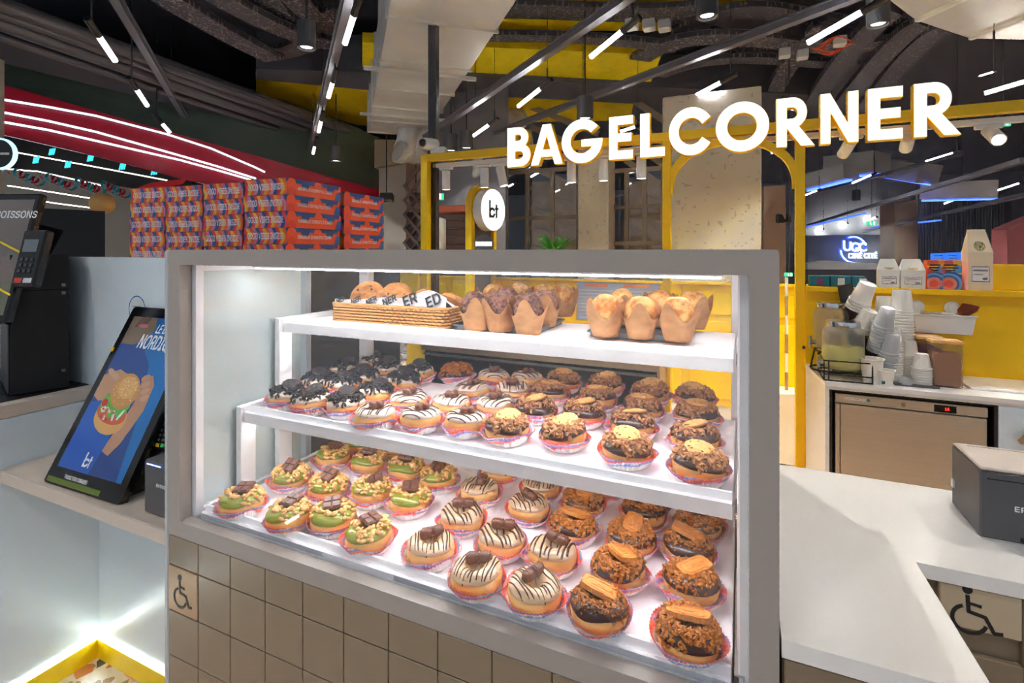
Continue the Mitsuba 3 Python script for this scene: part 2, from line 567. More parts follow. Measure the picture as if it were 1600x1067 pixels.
# left side: glass pane in a white profile
part(k, 'side_pane', S(trimesh.Trimesh([[-1.121, CF + .04, .96], [-1.121, CB - .02, .96], [-1.121, CB - .02, 1.515], [-1.121, CF + .04, 1.515]], [[0, 1, 2], [0, 2, 3]], process=False), 'mat_pane'), label='clear glass side pane')
part(k, 'frosted_panel', S(bx(-1.1300, -1.1225, CF + .04, 1.052, .958, 1.516), 'mat_frosted'), label='white frosted panel on the front part of the side pane')
part(k, 'side_profile', S(cat(bx(-1.124, -1.106, CF + .028, CF + .046, .957, 1.518), bx(-1.124, -1.112, CF + .046, CB, 1.503, 1.518), bx(-1.124, -1.110, CF + .046, CB, .957, .967)), 'mat_white'))
part(k, 'back_post', S(bx(-1.122, -1.085, CB - .012, CB + .018, .957, 1.518, .002), 'mat_white'))
part(k, 'back_post', S(bx(-.022, .012, CB - .012, CB + .018, .957, 1.518, .002), 'mat_white'))
part(k, 'back_rail', S(cat(bx(-1.085, -.022, CB - .008, CB + .018, 1.492, 1.518), bx(-1.085, -.022, CB - .008, CB + .018, .94, .966)), 'mat_white'))
for i, (a, b) in enumerate(((-1.085, -.56), (-.58, -.022))):
    y = CB + .002 + .008 * i
    part(k, 'back_door', S(trimesh.Trimesh([[a, y, .966], [b, y, .966], [b, y, 1.492], [a, y, 1.492]], [[0, 1, 2], [0, 2, 3]], process=False), 'mat_pane'), label='sliding glass back door')
# right side wall with slide tracks
part(k, 'right_wall', S(bx(.010, .040, CF + .028, CB, .957, 1.518), 'mat_shelf_white'))
part(k, 'right_upright', S(cat(bx(-.004, .0095, CF + .035, CF + .075, .957, 1.518, .002), bx(-.006, .0095, .93, .975, .957, 1.40, .002), bx(-.006, .0095, CF + .08, .92, .957, 1.19, .002)), 'mat_white'))
# lights
for (y0, y1, z, w) in ((.868, .905, 1.5080, 1.1), (1.10, 1.13, 1.5175, .5), (.985, 1.005, 1.3385, 1.0), (.875, .892, 1.1375, 1.0)):  # second strip is unseen, placed to light the back of the top shelf
    part(k, 'light_strip', S(bx(-1.075, -.03, y0, y1, z - .004, z), 'mat_white', emit=[15.2 * w, 15.8 * w, 16.6 * w], weight=2.0 + w), label='glowing white light strip')
part(k, 'light_housing', S(cat(bx(-1.08, -.025, .863, .910, 1.5085, 1.5188)), 'mat_white'))
# shelves
DECK, MID, TOP = .966, 1.158, 1.3585


def shelf(name, y0, z, label):
    zt = z
    s = part(k, name, S(bx(-1.092, -.012, y0 + .012, CB - .022, zt - .014, zt, .001), 'mat_shelf_white'), label=label)
    prof = Polygon([(y0, zt - .022), (y0, zt + .002), (y0 + .004, zt + .005), (y0 + .008, zt + .003), (y0 + .013, zt + .014), (y0 + .018, zt + .0145), (y0 + .0185, zt - .014), (y0 + .012, zt - .022)])
    e = ext(prof, 1.078)                                              # extruded along z: turn it to run along x
    v = e.vertices.copy()
    e.vertices = np.stack([v[:, 2] - 1.091, v[:, 0], v[:, 1]], 1)
    e.invert()
    part(s, 'front_rail', S(e, 'mat_shelf_white'))
    part(s, 'liner', S(bx(-1.085, -.016, y0 + .019, CB - .026, zt, zt + .0008), 'mat_paper_white'), label='white paper liner')
    return s


shelf('bottom_shelf', CF + .030, DECK, 'white bottom shelf with a stepped front rail')
shelf('middle_shelf', .850, MID, 'white middle shelf with a stepped front rail')
shelf('top_shelf', .965, TOP, 'white top shelf with a stepped front rail')
for (y0, z0, z1) in ((.843, .967, MID + .016), (.954, .967, TOP + .0145)):
    part(k, 'shelf_support', S(cat(bx(-1.1105, -1.0935, y0, y0 + .042, z0, z1, .0015), bx(-1.1105, -1.0935, y0 + .042, CB - .03, z1 - .03, z1, .0015)), 'mat_white'))
for (y0, z) in ((CF + .034, DECK), (.852, MID), (.967, TOP)):
    sl = part(k, 'slide_track', S(cat(bx(-.009, .004, y0, y0 + .25, z - .014, z - .011), bx(-.009, .004, y0, y0 + .25, z + .011, z + .014), bx(.002, .004, y0, y0 + .25, z - .011, z + .011)), 'mat_chrome'), label='metal drawer slide end')
    part(sl, 'bearing_block', S(bx(-.008, .0015, y0 + .002, y0 + .03, z - .009, z + .009, .001), 'mat_anthracite'))

# ================================================================ DOUGHNUTS
PROF = np.array([(.006, .020), (.010, .026), (.015, .0335), (.021, .0375), (.028, .0390), (.035, .0370), (.0405, .0325), (.0440, .0265), (.0452, .0205), (.0440, .0140), (.0405, .0085), (.0350, .0040), (.0300, .0020)])


def surf_z(r):
    return np.interp(r, PROF[:9, 0], PROF[:9, 1])


def wob(phi, seed, amp=1.0):
    return amp * sum(math.sin(0) + np.sin((j + 2) * phi + seed * (1.3 + j) * 2.1) / (j + 1.5) for j in range(4)) / 2


def dough_mesh(seed):
    n = 40
    a = np.linspace(0, 2 * PI, n, endpoint=False)
    prof = np.vstack([[0.0001, .018], PROF, [0.0001, .002]])
    w = .985 + .018 * wob(a, seed)[:, None]
    P = np.stack([np.cos(a)[:, None] * prof[:, 0] * w, np.sin(a)[:, None] * prof[:, 0] * w, np.tile(prof[:, 1], (n, 1)) * (1 + .03 * wob(a, seed + 5)[:, None])], -1)
    return grid(P, True)


def glaze_mesh(seed, low=.024, amp=.004, thick=.0022):
    """A coat over the top, its lower edge uneven."""
    n, m = 56, 16
    a = np.linspace(0, 2 * PI, n, endpoint=False)
    s = np.r_[0, np.cumsum(np.hypot(*np.diff(PROF[:11], axis=0).T))]
    # arc length at which the coat ends
    zz = low + amp * wob(a, seed)
    s_end = np.array([np.interp(-z, -PROF[4:11, 1], s[4:11]) for z in zz])
    rows = []
    for i in range(n):
        t = np.linspace(0, s_end[i], m)
        r, z = np.interp(t, s, PROF[:11, 0]), np.interp(t, s, PROF[:11, 1])
        dr_, dz_ = np.gradient(r), np.gradient(z)
        L = np.hypot(dr_, dz_)
        nr, nz = -dz_ / L, dr_ / L
        nr, nz = nr, nz
        th = thick * np.minimum(1, (s_end[i] - t) / .004 + .35)
        w = 1 + .022 * wob(a[i:i + 1], seed)[0]
        ro, zo = r * w + nr * th * np.sign(1), z + nz * th
        ro, zo = np.append(ro, r[-1] * w - .001), np.append(zo, z[-1] - .0005)
        rows.append(np.stack([np.cos(a[i]) * ro, np.sin(a[i]) * ro, zo], 1))
    return grid(np.array(rows), True)


WAVE = [(226, 74, 62), (246, 130, 70), (238, 150, 178), (128, 156, 212), (250, 240, 238), (226, 84, 92), (120, 150, 214), (244, 160, 190)]


def wrapper_mesh(seed):
    r_ = np.random.default_rng(900 + seed)
    n, m = 108, 9
    a = np.linspace(0, 2 * PI, n, endpoint=False)
    t = np.linspace(0, 1, m)
    flare = .0072 + .0072 * np.clip(wob(a, seed * 1.7), -1, 1.3)
    H = .0245 + .007 * np.clip(wob(a, seed * 2.9 + 1), -1, 1)
    pleat = np.where(np.arange(n) % 2 == 0, 1, -1) * .0011
    R = .0368 + .0098 * t[None] ** .5 + flare[:, None] * t[None] ** 1.6 + pleat[:, None] * (t[None] ** .4)
    Z = .0006 + H[:, None] * t[None] ** .95
    P = np.stack([np.cos(a)[:, None] * R, np.sin(a)[:, None] * R, Z], -1)
    base = np.stack([np.cos(a) * .001, np.sin(a) * .001, np.full(n, .0006)], 1)[:, None]
    P = np.concatenate([base, P], 1)
    tt = np.r_[0, t]
    hh = tt[None] + .16 * np.sin(3 * a[:, None] + seed) + .10 * np.sin(5 * a[:, None] + 2 * seed)
    band = np.floor((hh - .42) * 7 + 40).astype(int)
    idx = (band + (np.floor(a / (2 * PI) * 5 + seed).astype(int) * 3)[:, None]) % len(WAVE)
    col = np.array([C(*c) for c in WAVE])[idx]
    white = np.array(C(246, 240, 236))
    col = np.where((hh < .42)[..., None], white, col * .92 + white * .08)
    return grid(P, True), col.reshape(-1, 3)


def scatter(seed, n, size, r0, r1, shape='cube', flat=1.0, lift=.0036, keep=None):
    """Small pieces strewn over the top between the radii r0 and r1."""
    r_ = np.random.default_rng(seed)
    out = []
    if shape == 'cube':
        unit = hull(r_.normal(size=(9, 3)) * .36)
    elif shape == 'grain':
        unit = trimesh.creation.icosphere(1, .5)
        unit.apply_scale([1.5, .85, .75])
    else:
        unit = trimesh.creation.icosphere(1, .5)
    for i in range(n):
        ph, q = r_.uniform(0, 2 * PI), math.sqrt(r_.uniform(r0 * r0, r1 * r1))
        if keep is not None and not keep(ph, q):
            continue
        sc = size * r_.uniform(.65, 1.25)
        R = trimesh.transformations.random_rotation_matrix(r_.random(3))
        if shape == 'grain':
            R = trimesh.transformations.euler_matrix(r_.uniform(-.5, .5), r_.uniform(-.5, .5), r_.uniform(0, 6.28))
        z = surf_z(min(q, .0455)) + lift + r_.uniform(0, .0012)
        m_ = unit.copy()
        m_.apply_scale(sc)
        m_.apply_transform(R)
        m_.apply_translation([q * math.cos(ph), q * math.sin(ph), z])
        out.append(m_)
    return cat(out)


def drizzle_mesh(seed, lines=9, wdt=.00125, ang=0.0):
    """Dark chocolate lines zigzagging over the coat."""
    r_ = np.random.default_rng(seed)
    out = []
    pos = np.linspace(-.036, .036, lines) + r_.uniform(-.0015, .0015, lines)
    for i, x in enumerate(pos):
        half = math.sqrt(max(.0438 ** 2 - x * x, 1e-6))
        a, b = -half * r_.uniform(.82, 1.0), half * r_.uniform(.82, 1.0)
        t = np.linspace(a, b, 22)
        xx = x + .0035 * np.sin(t * 60 + r_.uniform(0, 6)) * r_.uniform(.2, .8) + t * r_.uniform(-.06, .06)
        rr = np.hypot(xx, t)
        ok = (rr < .0449) & (rr > .008)
        zz = surf_z(np.clip(rr, .006, .0449)) + .0021
        runs = np.split(np.arange(22), np.where(np.diff(ok.astype(int)) != 0)[0] + 1)
        for q in runs:
            if ok[q[0]] and len(q) > 2:
                w = wdt * r_.uniform(.75, 1.35)
                tb = tube(np.stack([xx[q], t[q], zz[q]], 1), w, 6)
                out.append(tb)
    m_ = cat(out)
    m_.apply_transform(trimesh.transformations.rotation_matrix(ang, [0, 0, 1]))
    return m_


def disc_cookie(R, h, ridges=0, dome=.002, n=48, seed=0):
    a = np.linspace(0, 2 * PI, n, endpoint=False)
    rr = R * (1 + .02 * wob(a, seed)) + (.0006 * np.sign(np.sin(ridges * a)) if ridges else 0)
    prof = [(0.0, 0.0), (.9, 0.0), (1.0, .3), (1.0, .6), (.92, .9), (.6, 1 + dome / h * .6), (.3, 1 + dome / h), (0.0, 1 + dome / h)]
    P = np.stack([np.stack([np.cos(a) * rr * max(p[0], .002), np.sin(a) * rr * max(p[0], .002), np.full(n, p[1] * h)], 1) for p in prof], 1)
    return grid(P, True)


def tilted(m, rx, ry, rz, loc):
    return moved(m, loc, rz, rx, ry)


NV = 3
DOUGH = [S(dough_mesh(i), 'mat_dough', True) for i in range(NV)]
WRAP = []
for i in range(5):
    m, c = wrapper_mesh(i)
    WRAP.append(S(m, 'mat_paper_print', color=c))
KIND = {}


def variants(fn):
    return [fn(i) for i in range(NV)]


def v_pistachio(i):
    keep = lambda ph, q: not (4.1 < ph < 5.4 and q > .024) if i == 1 else (not (3.9 < ph < 5.6 and q > .030) if i == 0 else not (4.4 < ph < 5.0 and q > .03))
    sq = []
    for a in (-1, 1):
        for b in (-1, 1):
            sq.append(hull([(a * .0073 + sx * .0070 * f, b * .0073 + sy * .0070 * f, z) for sx in (-1, 1) for sy in (-1, 1) for f, z in ((1, 0), (1, .003), (.8, .0056))]))
    sq.append(bx(-.0146, .0146, -.0146, .0146, 0, .003))
    sq = [cat(sq)]
    sq[0].apply_scale([1.22, 1.22, 1.15])
    tl = ((.16, -.05, .35), (-.05, .12, .1), (.45, .0, -.3))[i]
    return [('glaze', S(glaze_mesh(i + 3, .0275), 'mat_glaze_green', True), 'glossy green pistachio glaze', None),
            ('puffed_grains', S(scatter(40 + i, 118, .0092, .010, .0445, 'grain', keep=keep), 'mat_grain', True), 'puffed golden grains', 'stuff'),
            ('chocolate_square', S(tilted(cat(sq), tl[0], tl[1], tl[2], (-.006, .010, .0440)), 'mat_choc_milk'), 'four-piece chocolate square', None)]


def v_bueno(i):
    seg = []
    for s_ in (-1, 1):
        e = trimesh.creation.icosphere(3, 1.0)
        e.vertices = np.sign(e.vertices) * np.abs(e.vertices) ** .75
        e.apply_scale([.0125, .0085, .0085])
        e.apply_translation([s_ * .0112, 0, .006])
        seg.append(e)
    seg.append(bx(-.022, .022, -.0075, .0075, 0, .005, .002))
    for x in np.linspace(-.018, .018, 8):
        seg.append(tube([(x + .002 * math.sin(q), .0088 * math.cos(q), .006 + .0088 * math.sin(q)) for q in np.linspace(.2, 2.9, 9)], .0007, 5))
    return [('glaze', S(glaze_mesh(i + 11, .0285, .0035), 'mat_glaze_beige', True), 'smooth beige glaze', None),
            ('drizzle', S(drizzle_mesh(70 + i, (11, 10, 8)[i], (.0011, .0012, .0019)[i], .6), 'mat_choc_drizzle', True), 'dark chocolate drizzle lines', None),
            ('chocolate_bar', S(tilted(cat(seg), .06, .05, (.9, 2.3, .2)[i], ((-.004, .010, .0375), (.002, .006, .0375), (.000, .012, .0385))[i]), 'mat_choc_milk', 40), 'ridged milk chocolate bar piece', None)]


def v_specu(i):
    n = 60
    a = np.linspace(0, 2 * PI, 120, endpoint=False)
    p = np.abs(np.cos(a)) ** .45 * np.sign(np.cos(a)) * .0265, np.abs(np.sin(a)) ** .45 * np.sign(np.sin(a)) * .0145
    sc = 1 + .028 * np.sin(34 * a)
    bis = ext(Polygon(np.stack([p[0] * sc, p[1] * sc], 1)), .0062)
    rim = Polygon(np.stack([p[0] * .80, p[1] * .72], 1))
    rim = ext(rim.difference(rim.buffer(-.0010)), .0007).apply_translation([0, 0, .0062])
    scr = text('Lotus', .0085, .0007, 1.05).apply_translation([-.0135, -.004, .0062])
    ridge = [bx(q * math.cos(0) - .0006, q + .0006, s_ * .0115, s_ * .0138, .0060, .0070) for q in np.linspace(-.021, .021, 15) for s_ in (-1, 1)]
    b = cat(bis, rim, scr, ridge)
    b.apply_scale([1.14, 1.14, 1.1])
    tl = ((.22, .10, 2.75), (-.05, .2, -.45), (.12, -.10, 1.35))[i]
    return [('glaze', S(glaze_mesh(i + 21, .0255, .004, .0026), 'mat_choc_dark', True), 'dark chocolate glaze', None),
            ('biscuit_crumbs', S(scatter(90 + i, 620, .0062, .009, .0455, 'cube', lift=.0030, keep=lambda ph, q: not (q > .040 and math.sin(3 * ph + i) > .5)), 'mat_crumb_caramel'), 'caramel biscuit crumbs', 'stuff'),
            ('biscuit', S(tilted(b, tl[0], tl[1], tl[2], (.002, .006, .0415)), 'mat_biscuit'), 'embossed caramel biscuit', None)]


def v_oreo(i):
    ck = cat(disc_cookie(.0195, .0038, 24, .0), moved(disc_cookie(.0195, .0038, 24, .0), (0, 0, .0062)))
    em = [tube([(.015 * math.cos(q), .015 * math.sin(q), .0101) for q in np.linspace(0, 2 * PI, 24, endpoint=False)], .0006, 5, True),
          tube([(.0095 * math.cos(q), .0095 * math.sin(q), .0101) for q in np.linspace(0, 2 * PI, 20, endpoint=False)], .0005, 5, True)]
    em += [bx(-.0006, .0006, .0035, .0078, .0098, .0106).apply_transform(trimesh.transformations.rotation_matrix(q, [0, 0, 1])) for q in np.linspace(0, 2 * PI, 9)[:-1]]
    cream = lathe([(.0001, .0036), (.018, .0036), (.018, .0064), (.0001, .0064)], 24)
    tl = ((.25, .12, .4), (.32, -.22, 1.3), (.1, -.1, 2.0))[i]
    M = trimesh.transformations.euler_matrix(*tl)
    M[:3, 3] = (-.004, .012, .0425)
    return [('glaze', S(glaze_mesh(i + 31, .0270, .005), 'mat_glaze_cream', True), 'cream coloured glaze', None),
            ('cookie_crumbs', S(scatter(120 + i, 300, .0085, .006, .0445, 'cube', lift=.0034, keep=lambda ph, q: not (q > .040 and math.sin(5 * ph + i) > .1)), 'mat_crumb_black'), 'black cookie crumbs', 'stuff'),
            ('sandwich_cookie', S(put(cat(ck, em), M), 'mat_oreo_cookie', 40), 'round embossed black sandwich cookie', None),
            ('cookie_cream', S(put(cream, M), 'mat_glaze_cream'), 'white cream filling', None)]


def v_malt(i):
    balls = []
    for q, (x, y, z) in enumerate(((-.009, .004, .043), (.006, .010, .0435), (.002, -.006, .0445))):
        e = trimesh.creation.icosphere(2, 1.0)
        e.apply_scale([.0098, .0078, .0076])
        balls.append(tilted(e, .2, .2 * q, q * 1.3 + i, (x, y, z)))
    return [('glaze', S(glaze_mesh(i + 41, .0285, .004), 'mat_glaze_cream', True), 'ivory glaze', None),
            ('drizzle', S(drizzle_mesh(140 + i, (9, 8, 9)[i], .0012, (.2, -.5, 1.9)[i]), 'mat_choc_drizzle', True), 'dark chocolate drizzle lines', None)] + \
           [('chocolate_ball', S(b, 'mat_choc_malt', True), 'round milk chocolate ball', None) for b in balls]


def v_cookie(i):
    c_ = disc_cookie(.0265, .0085, 0, .002, 44, i)
    r_ = np.random.default_rng(160 + i)
    chips = []
    for q in range(17):
        ph, rr = r_.uniform(0, 6.28), .0235 * math.sqrt(r_.random())
        e = hull(r_.normal(size=(10, 3)) * .4)
        e.apply_scale([.0036, .0030, .0018])
        chips.append(e.apply_translation([rr * math.cos(ph), rr * math.sin(ph), .0100 - .0018 * (rr / .0235) ** 2]))
    tl = ((.20, -.05, .3), (.05, .10, 2.0), (.28, .06, 4.0))[i]
    M = trimesh.transformations.euler_matrix(*tl)
    M[:3, 3] = (.000, .007, .0405)
    return [('glaze', S(glaze_mesh(i + 51, .0255, .004, .0026), 'mat_choc_dark', True), 'dark chocolate glaze', None),
            ('nut_crumbs', S(scatter(180 + i, 430, .0074, .012, .0450, 'cube', lift=.0032, keep=lambda ph, q: not (q > .039 and math.sin(2 * ph + i * 2) > .55)), 'mat_crumb_nut'), 'brown crunchy crumbs', 'stuff'),
            ('cookie', S(put(c_, M), 'mat_cookie', True), 'round golden cookie', None),
            ('chocolate_chips', S(put(cat(chips), M), 'mat_choc_dark'), 'dark chocolate chips', 'stuff')]


def v_chunk(i):
    e = hull(np.random.default_rng(5).normal(size=(16, 3)) * .5)
    e.apply_scale([.012, .012, .007])
    return [('glaze', S(glaze_mesh(i + 61, .020, .004, .0026), 'mat_choc_dark', True), 'dark chocolate glaze', None),
            ('biscuit_crumbs', S(scatter(220, 520, .0066, .004, .0455, 'cube', lift=.0042), 'mat_crumb_caramel'), 'caramel biscuit crumbs', 'stuff'),
            ('biscuit', S(moved(e, (0, 0, .046)), 'mat_biscuit'), 'broken caramel biscuit piece', None)]


ORD = ['frontmost', 'second from front', 'third from front', 'fourth from front', 'fifth from front']


def rows_to(name, fn, zs, lab, group, cols):
    vs = variants(fn)
    n = 0
    for ci, (cname, pts) in enumerate(cols):
        for ri, (px, py) in enumerate(pts):
            p = at_z(px, py, zs + .026)
            where = ORD[ri] if len(pts) > 1 else ''
            if ri == len(pts) - 1 and len(pts) > 1:
                where = 'rearmost'
            k_ = thing(name, f'{lab}, {where} in {cname}' if where else f'{lab}, {cname}', 'doughnut', group)
            i = (n * 2 + ci) % NV
            rz = math.degrees(.5 * math.sin(n * 2.4 + ci))
            base = T().translate([p[0], p[1], zs + .001])
            part(k_, 'paper_cup', WRAP[(n * 3 + ci) % 5], base @ T().rotate([0, 0, 1], (n * 67 + ci * 31) % 360), label='pleated paper cup with red, pink and blue waves')
            body = base @ T().translate([0, 0, .0015]).scale([1, 1, 1.1]).rotate([0, 0, 1], rz).rotate([1, 0, 0], 3.5 * math.sin(n * 1.9)).rotate([0, 1, 0], 3 * math.sin(n * 2.7))
            part(k_, 'dough', DOUGH[i], body)
            for (pn, shp, pl, kd) in vs[i]:
                part(k_, pn, shp, body, label=pl, kind=kd)
            n += 1


rows_to('pistachio_doughnut', v_pistachio, DECK, 'green doughnut with grains and chocolate square', 'pistachio doughnuts on the bottom shelf', [
    ('outermost left pistachio column', [(378, 784), (454, 746), (520, 714), (562, 694)]),
    ('second pistachio column from left', [(452, 805), (512, 762), (576, 724), (610, 704)]),
    ('third pistachio column from left', [(520, 809), (580, 768), (634, 733)]),
    ('pistachio column beside striped doughnuts', [(577, 836), (640, 782), (685, 747)])])
rows_to('striped_bar_doughnut', v_bueno, DECK, 'beige striped doughnut with chocolate bar', 'striped doughnuts on the bottom shelf', [
    ('striped column next to pistachio', [(673, 856), (722, 808), (749, 767), (779, 738)]),
    ('second striped column from the left', [(746, 898), (783, 844), (826, 793), (845, 760)]),
    ('striped column beside biscuit doughnuts', [(835, 923), (863, 866)])])
rows_to('biscuit_doughnut', v_specu, DECK, 'crumb doughnut with caramel biscuit', 'biscuit doughnuts on the bottom shelf', [
    ('biscuit column beside striped doughnuts', [(896, 823), (911, 784), (938, 762)]),
    ('middle biscuit column', [(935, 950), (969, 888), (986, 840), (1006, 800), (1016, 778)]),
    ('outermost right biscuit column', [(1074, 990), (1080, 912), (1074, 855), (1093, 817), (1100, 792)])])
rows_to('cookie_crumb_doughnut', v_oreo, MID, 'doughnut with black crumbs and cookie', 'black cookie doughnuts on the middle shelf', [
    ('outermost left black-cookie column', [(450, 620), (498, 598), (538, 579), (584, 567)]),
    ('second black-cookie column', [(487, 628), (536, 603), (567, 592), (605, 578)]),
    ('black-cookie column beside ivory doughnuts', [(541, 632), (587, 616), (631, 597), (655, 583)])])
rows_to('chocolate_ball_doughnut', v_malt, MID, 'ivory doughnut with chocolate balls', 'chocolate ball doughnuts on the middle shelf', [
    ('ivory column beside black-cookie doughnuts', [(586, 650), (639, 626)]),
    ('second ivory column', [(657, 653), (705, 632), (739, 611), (771, 590)]),
    ('ivory column beside cookie doughnuts', [(727, 659), (774, 633), (801, 611), (823, 593)])])
rows_to('cookie_doughnut', v_cookie, MID, 'chocolate doughnut topped with cookie', 'cookie doughnuts on the middle shelf', [
    ('leftmost cookie column', [(792, 670), (836, 640), (858, 614), (880, 597)]),
    ('second cookie column', [(882, 678), (911, 646), (933, 623), (946, 603)]),
    ('third cookie column', [(979, 702), (988, 664), (1003, 638), (1017, 615)]),
    ('cookie column along the right wall', [(1092, 727), (1086, 685), (1089, 648), (1086, 622)])])
rows_to('crumb_doughnut', v_chunk, MID, 'chocolate doughnut heaped with caramel crumbs and broken biscuit', None, [('alone at the shelf back', [(714, 584)])])
# ================================================================ TOP SHELF: basket, cookies, muffins
tz = TOP + .001
b0, b1 = at_z(517, 502, tz), at_z(697, 515, tz)
bx0, bx1, by0 = b0[0], b1[0], (b0[1] + b1[1]) / 2
by1 = by0 + .17
BK = thing('wicker_basket', 'woven rattan basket of big cookies on the top shelf', 'basket')


def rrect(x0, x1, y0, y1, r, n=120):
    p = sbox(x0 + r, y0 + r, x1 - r, y1 - r).buffer(r, 8).exterior
    return np.array([p.interpolate(t, normalized=True).coords[0] for t in np.linspace(0, 1, n, endpoint=False)])


rows = []
N = 420
for j in range(6):
    p = rrect(bx0, bx1, by0, by1, .02, N)
    c0 = p.mean(0)
    d = (p - c0) / np.linalg.norm(p - c0, axis=1, keepdims=True)
    off = .0034 * np.sin(np.arange(N) * 2 * PI / 6 + (PI if j % 2 else 0))
    q = p + d * off[:, None]
    rows.append(tube(np.column_stack([q, np.full(N, tz + .0045 + j * .0076)]), .0034, 6, True))
part(BK, 'wicker_weave', S(cat(rows), 'mat_rope', True), kind='stuff')
p = rrect(bx0 - .002, bx1 + .002, by0 - .002, by1 + .002, .02, 100)
part(BK, 'rim', S(cat(tube(np.column_stack([p, np.full(100, tz + .048)]), .0042, 8, True), bx(bx0 + .004, bx1 - .004, by0 + .004, by1 - .004, tz, tz + .004)), 'mat_rope', True))
# stakes
st = []
p = rrect(bx0 + .003, bx1 - .003, by0 + .003, by1 - .003, .02, 150)
for q in p:
    st.append(bx(q[0] - .0012, q[0] + .0012, q[1] - .0012, q[1] + .0012, tz, tz + .047))
part(BK, 'wicker_stakes', S(cat(st), 'mat_rope_dark'), kind='stuff')  # stakes coloured darker to paint shade into the gaps of the weave
# paper liner: a sheet over the front edge with a raised part to the right
nx, ny = 60, 14
U, V = np.meshgrid(np.linspace(0, 1, nx), np.linspace(0, 1, ny), indexing='ij')
X = bx0 + .004 + U * (bx1 - bx0 - .006)
front = .050 + .030 * np.exp(-((U - .86) / .16) ** 2) + .008 * np.exp(-((U - .5) / .2) ** 2) + .002 * np.sin(U * 40)
Z = tz + .012 + (front - .012) * (1 - V) ** 1.0 * (V < .5) + 0
Z = tz + np.where(V < .45, front - (front - .018) * (V / .45) ** 1.3, .018 + .035 * ((V - .45) / .55) ** 3)
Y = by0 + .006 + V * (by1 - by0 - .012)
part(BK, 'paper_liner', S(grid(np.stack([X, Y, Z], -1)), 'mat_paper_white', True), label='white greaseproof paper with bold black lettering')
for i, (u, s_, w) in enumerate(((.10, .012, 'NER'), (.24, .013, 'NER'), (.38, .014, 'NER'), (.53, .017, 'NER'), (.71, .026, 'ER'), (.90, .026, 'ED'))):
    x = bx0 + u * (bx1 - bx0)
    fz = .050 + .030 * math.exp(-((u - .86) / .16) ** 2) + .008 * math.exp(-((u - .5) / .2) ** 2)
    M = frame_m((x - .02, by0 + .0035, tz + .047), (1, 0, .42), (-.3, .12, 1))
    t_ = put(text(w, s_, .0006, 1.0), M)
    part(BK, 'lettering', S(t_, 'mat_glue_print'), label='black lettering on the paper')
# sheet front strip that carries the lettering (folded over the rim)
nx = 60
U = np.linspace(0, 1, nx)
fr = .060 + .032 * np.exp(-((U - .86) / .16) ** 2) + .010 * np.exp(-((U - .5) / .2) ** 2)
P = np.stack([np.stack([bx0 + .003 + U * (bx1 - bx0 - .006), np.full(nx, by0 + .0042) + t * .006, tz + .040 + t * (fr - .040)], 1) for t in np.linspace(0, 1, 5)], 1)
part(BK, 'paper_fold', S(grid(P), 'mat_paper_white', True))


def big_cookie(seed, R=.050):
    n, m_ = 40, 12
    a = np.linspace(0, 2 * PI, n, endpoint=False)
    t = np.linspace(.02, 1, m_)
    rr = R * (1 + .05 * wob(a, seed))
    top = np.stack([np.cos(a)[:, None] * rr[:, None] * t, np.sin(a)[:, None] * rr[:, None] * t, np.tile(.016 * np.sqrt(np.clip(1 - t ** 3.2, 0, 1)), (n, 1))], -1)
    nz = meshkit.fbm(top * 75 + seed * 7, 4)
    top[..., 2] += .013 * (nz - .5) * np.minimum(1, (1 - t) * 6)
    bot = top[:, ::-1].copy()
    bot[..., 2] = 0
    return grid(np.concatenate([bot, top[:, 0:0], top], 1)[:, :, :], True)


r_ = np.random.default_rng(3)
for i, (u, v, rx, ry, rz, hgt, lab) in enumerate(((.17, .40, 1.0, .1, .2, .062, 'large cookie leaning upright at the left end of the basket'),
                                               (.36, .62, .95, .25, .6, .058, 'large cookie leaning behind the upright cookie in the basket'),
                                               (.34, .28, .6, -.2, .9, .050, 'small low cookie in front of the leaning cookies in basket'),
                                               (.55, .55, .35, .1, 1.2, .050, 'flat lying cookie in the middle of the basket'),
                                               (.66, .75, .6, -.1, 1.9, .050, 'cookie lying behind the paper fold in the basket'),
                                               (.92, .62, .55, .2, 2.2, .050, 'cookie at the right end of the basket beside muffins'))):
    kc = thing('big_cookie', lab, 'cookie', 'cookies in the basket')
    M = trimesh.transformations.euler_matrix(rx, ry, rz)
    M[:3, 3] = (bx0 + u * (bx1 - bx0), by0 + v * (by1 - by0), tz + hgt)
    if rx > .8:
        M = trimesh.transformations.euler_matrix(rx, ry, .1)
        M[:3, 3] = (bx0 + u * (bx1 - bx0), by0 + v * (by1 - by0), tz + hgt)
    part(kc, 'biscuit', S(put(big_cookie(i), M), 'mat_big_cookie', True))
    ch = []
    for q in range(9):
        ph, rr = r_.uniform(0, 6.28), .036 * math.sqrt(r_.random())
        e = hull(r_.normal(size=(10, 3)) * .4)
        e.apply_scale([.007, .006, .005])
        ch.append(e.apply_translation([rr * math.cos(ph), rr * math.sin(ph), .0150 - .006 * (rr / .036) ** 4]))
    part(kc, 'chocolate_chips', S(put(cat(ch), M), 'mat_choc_dark'), label='dark chocolate chips', kind='stuff')


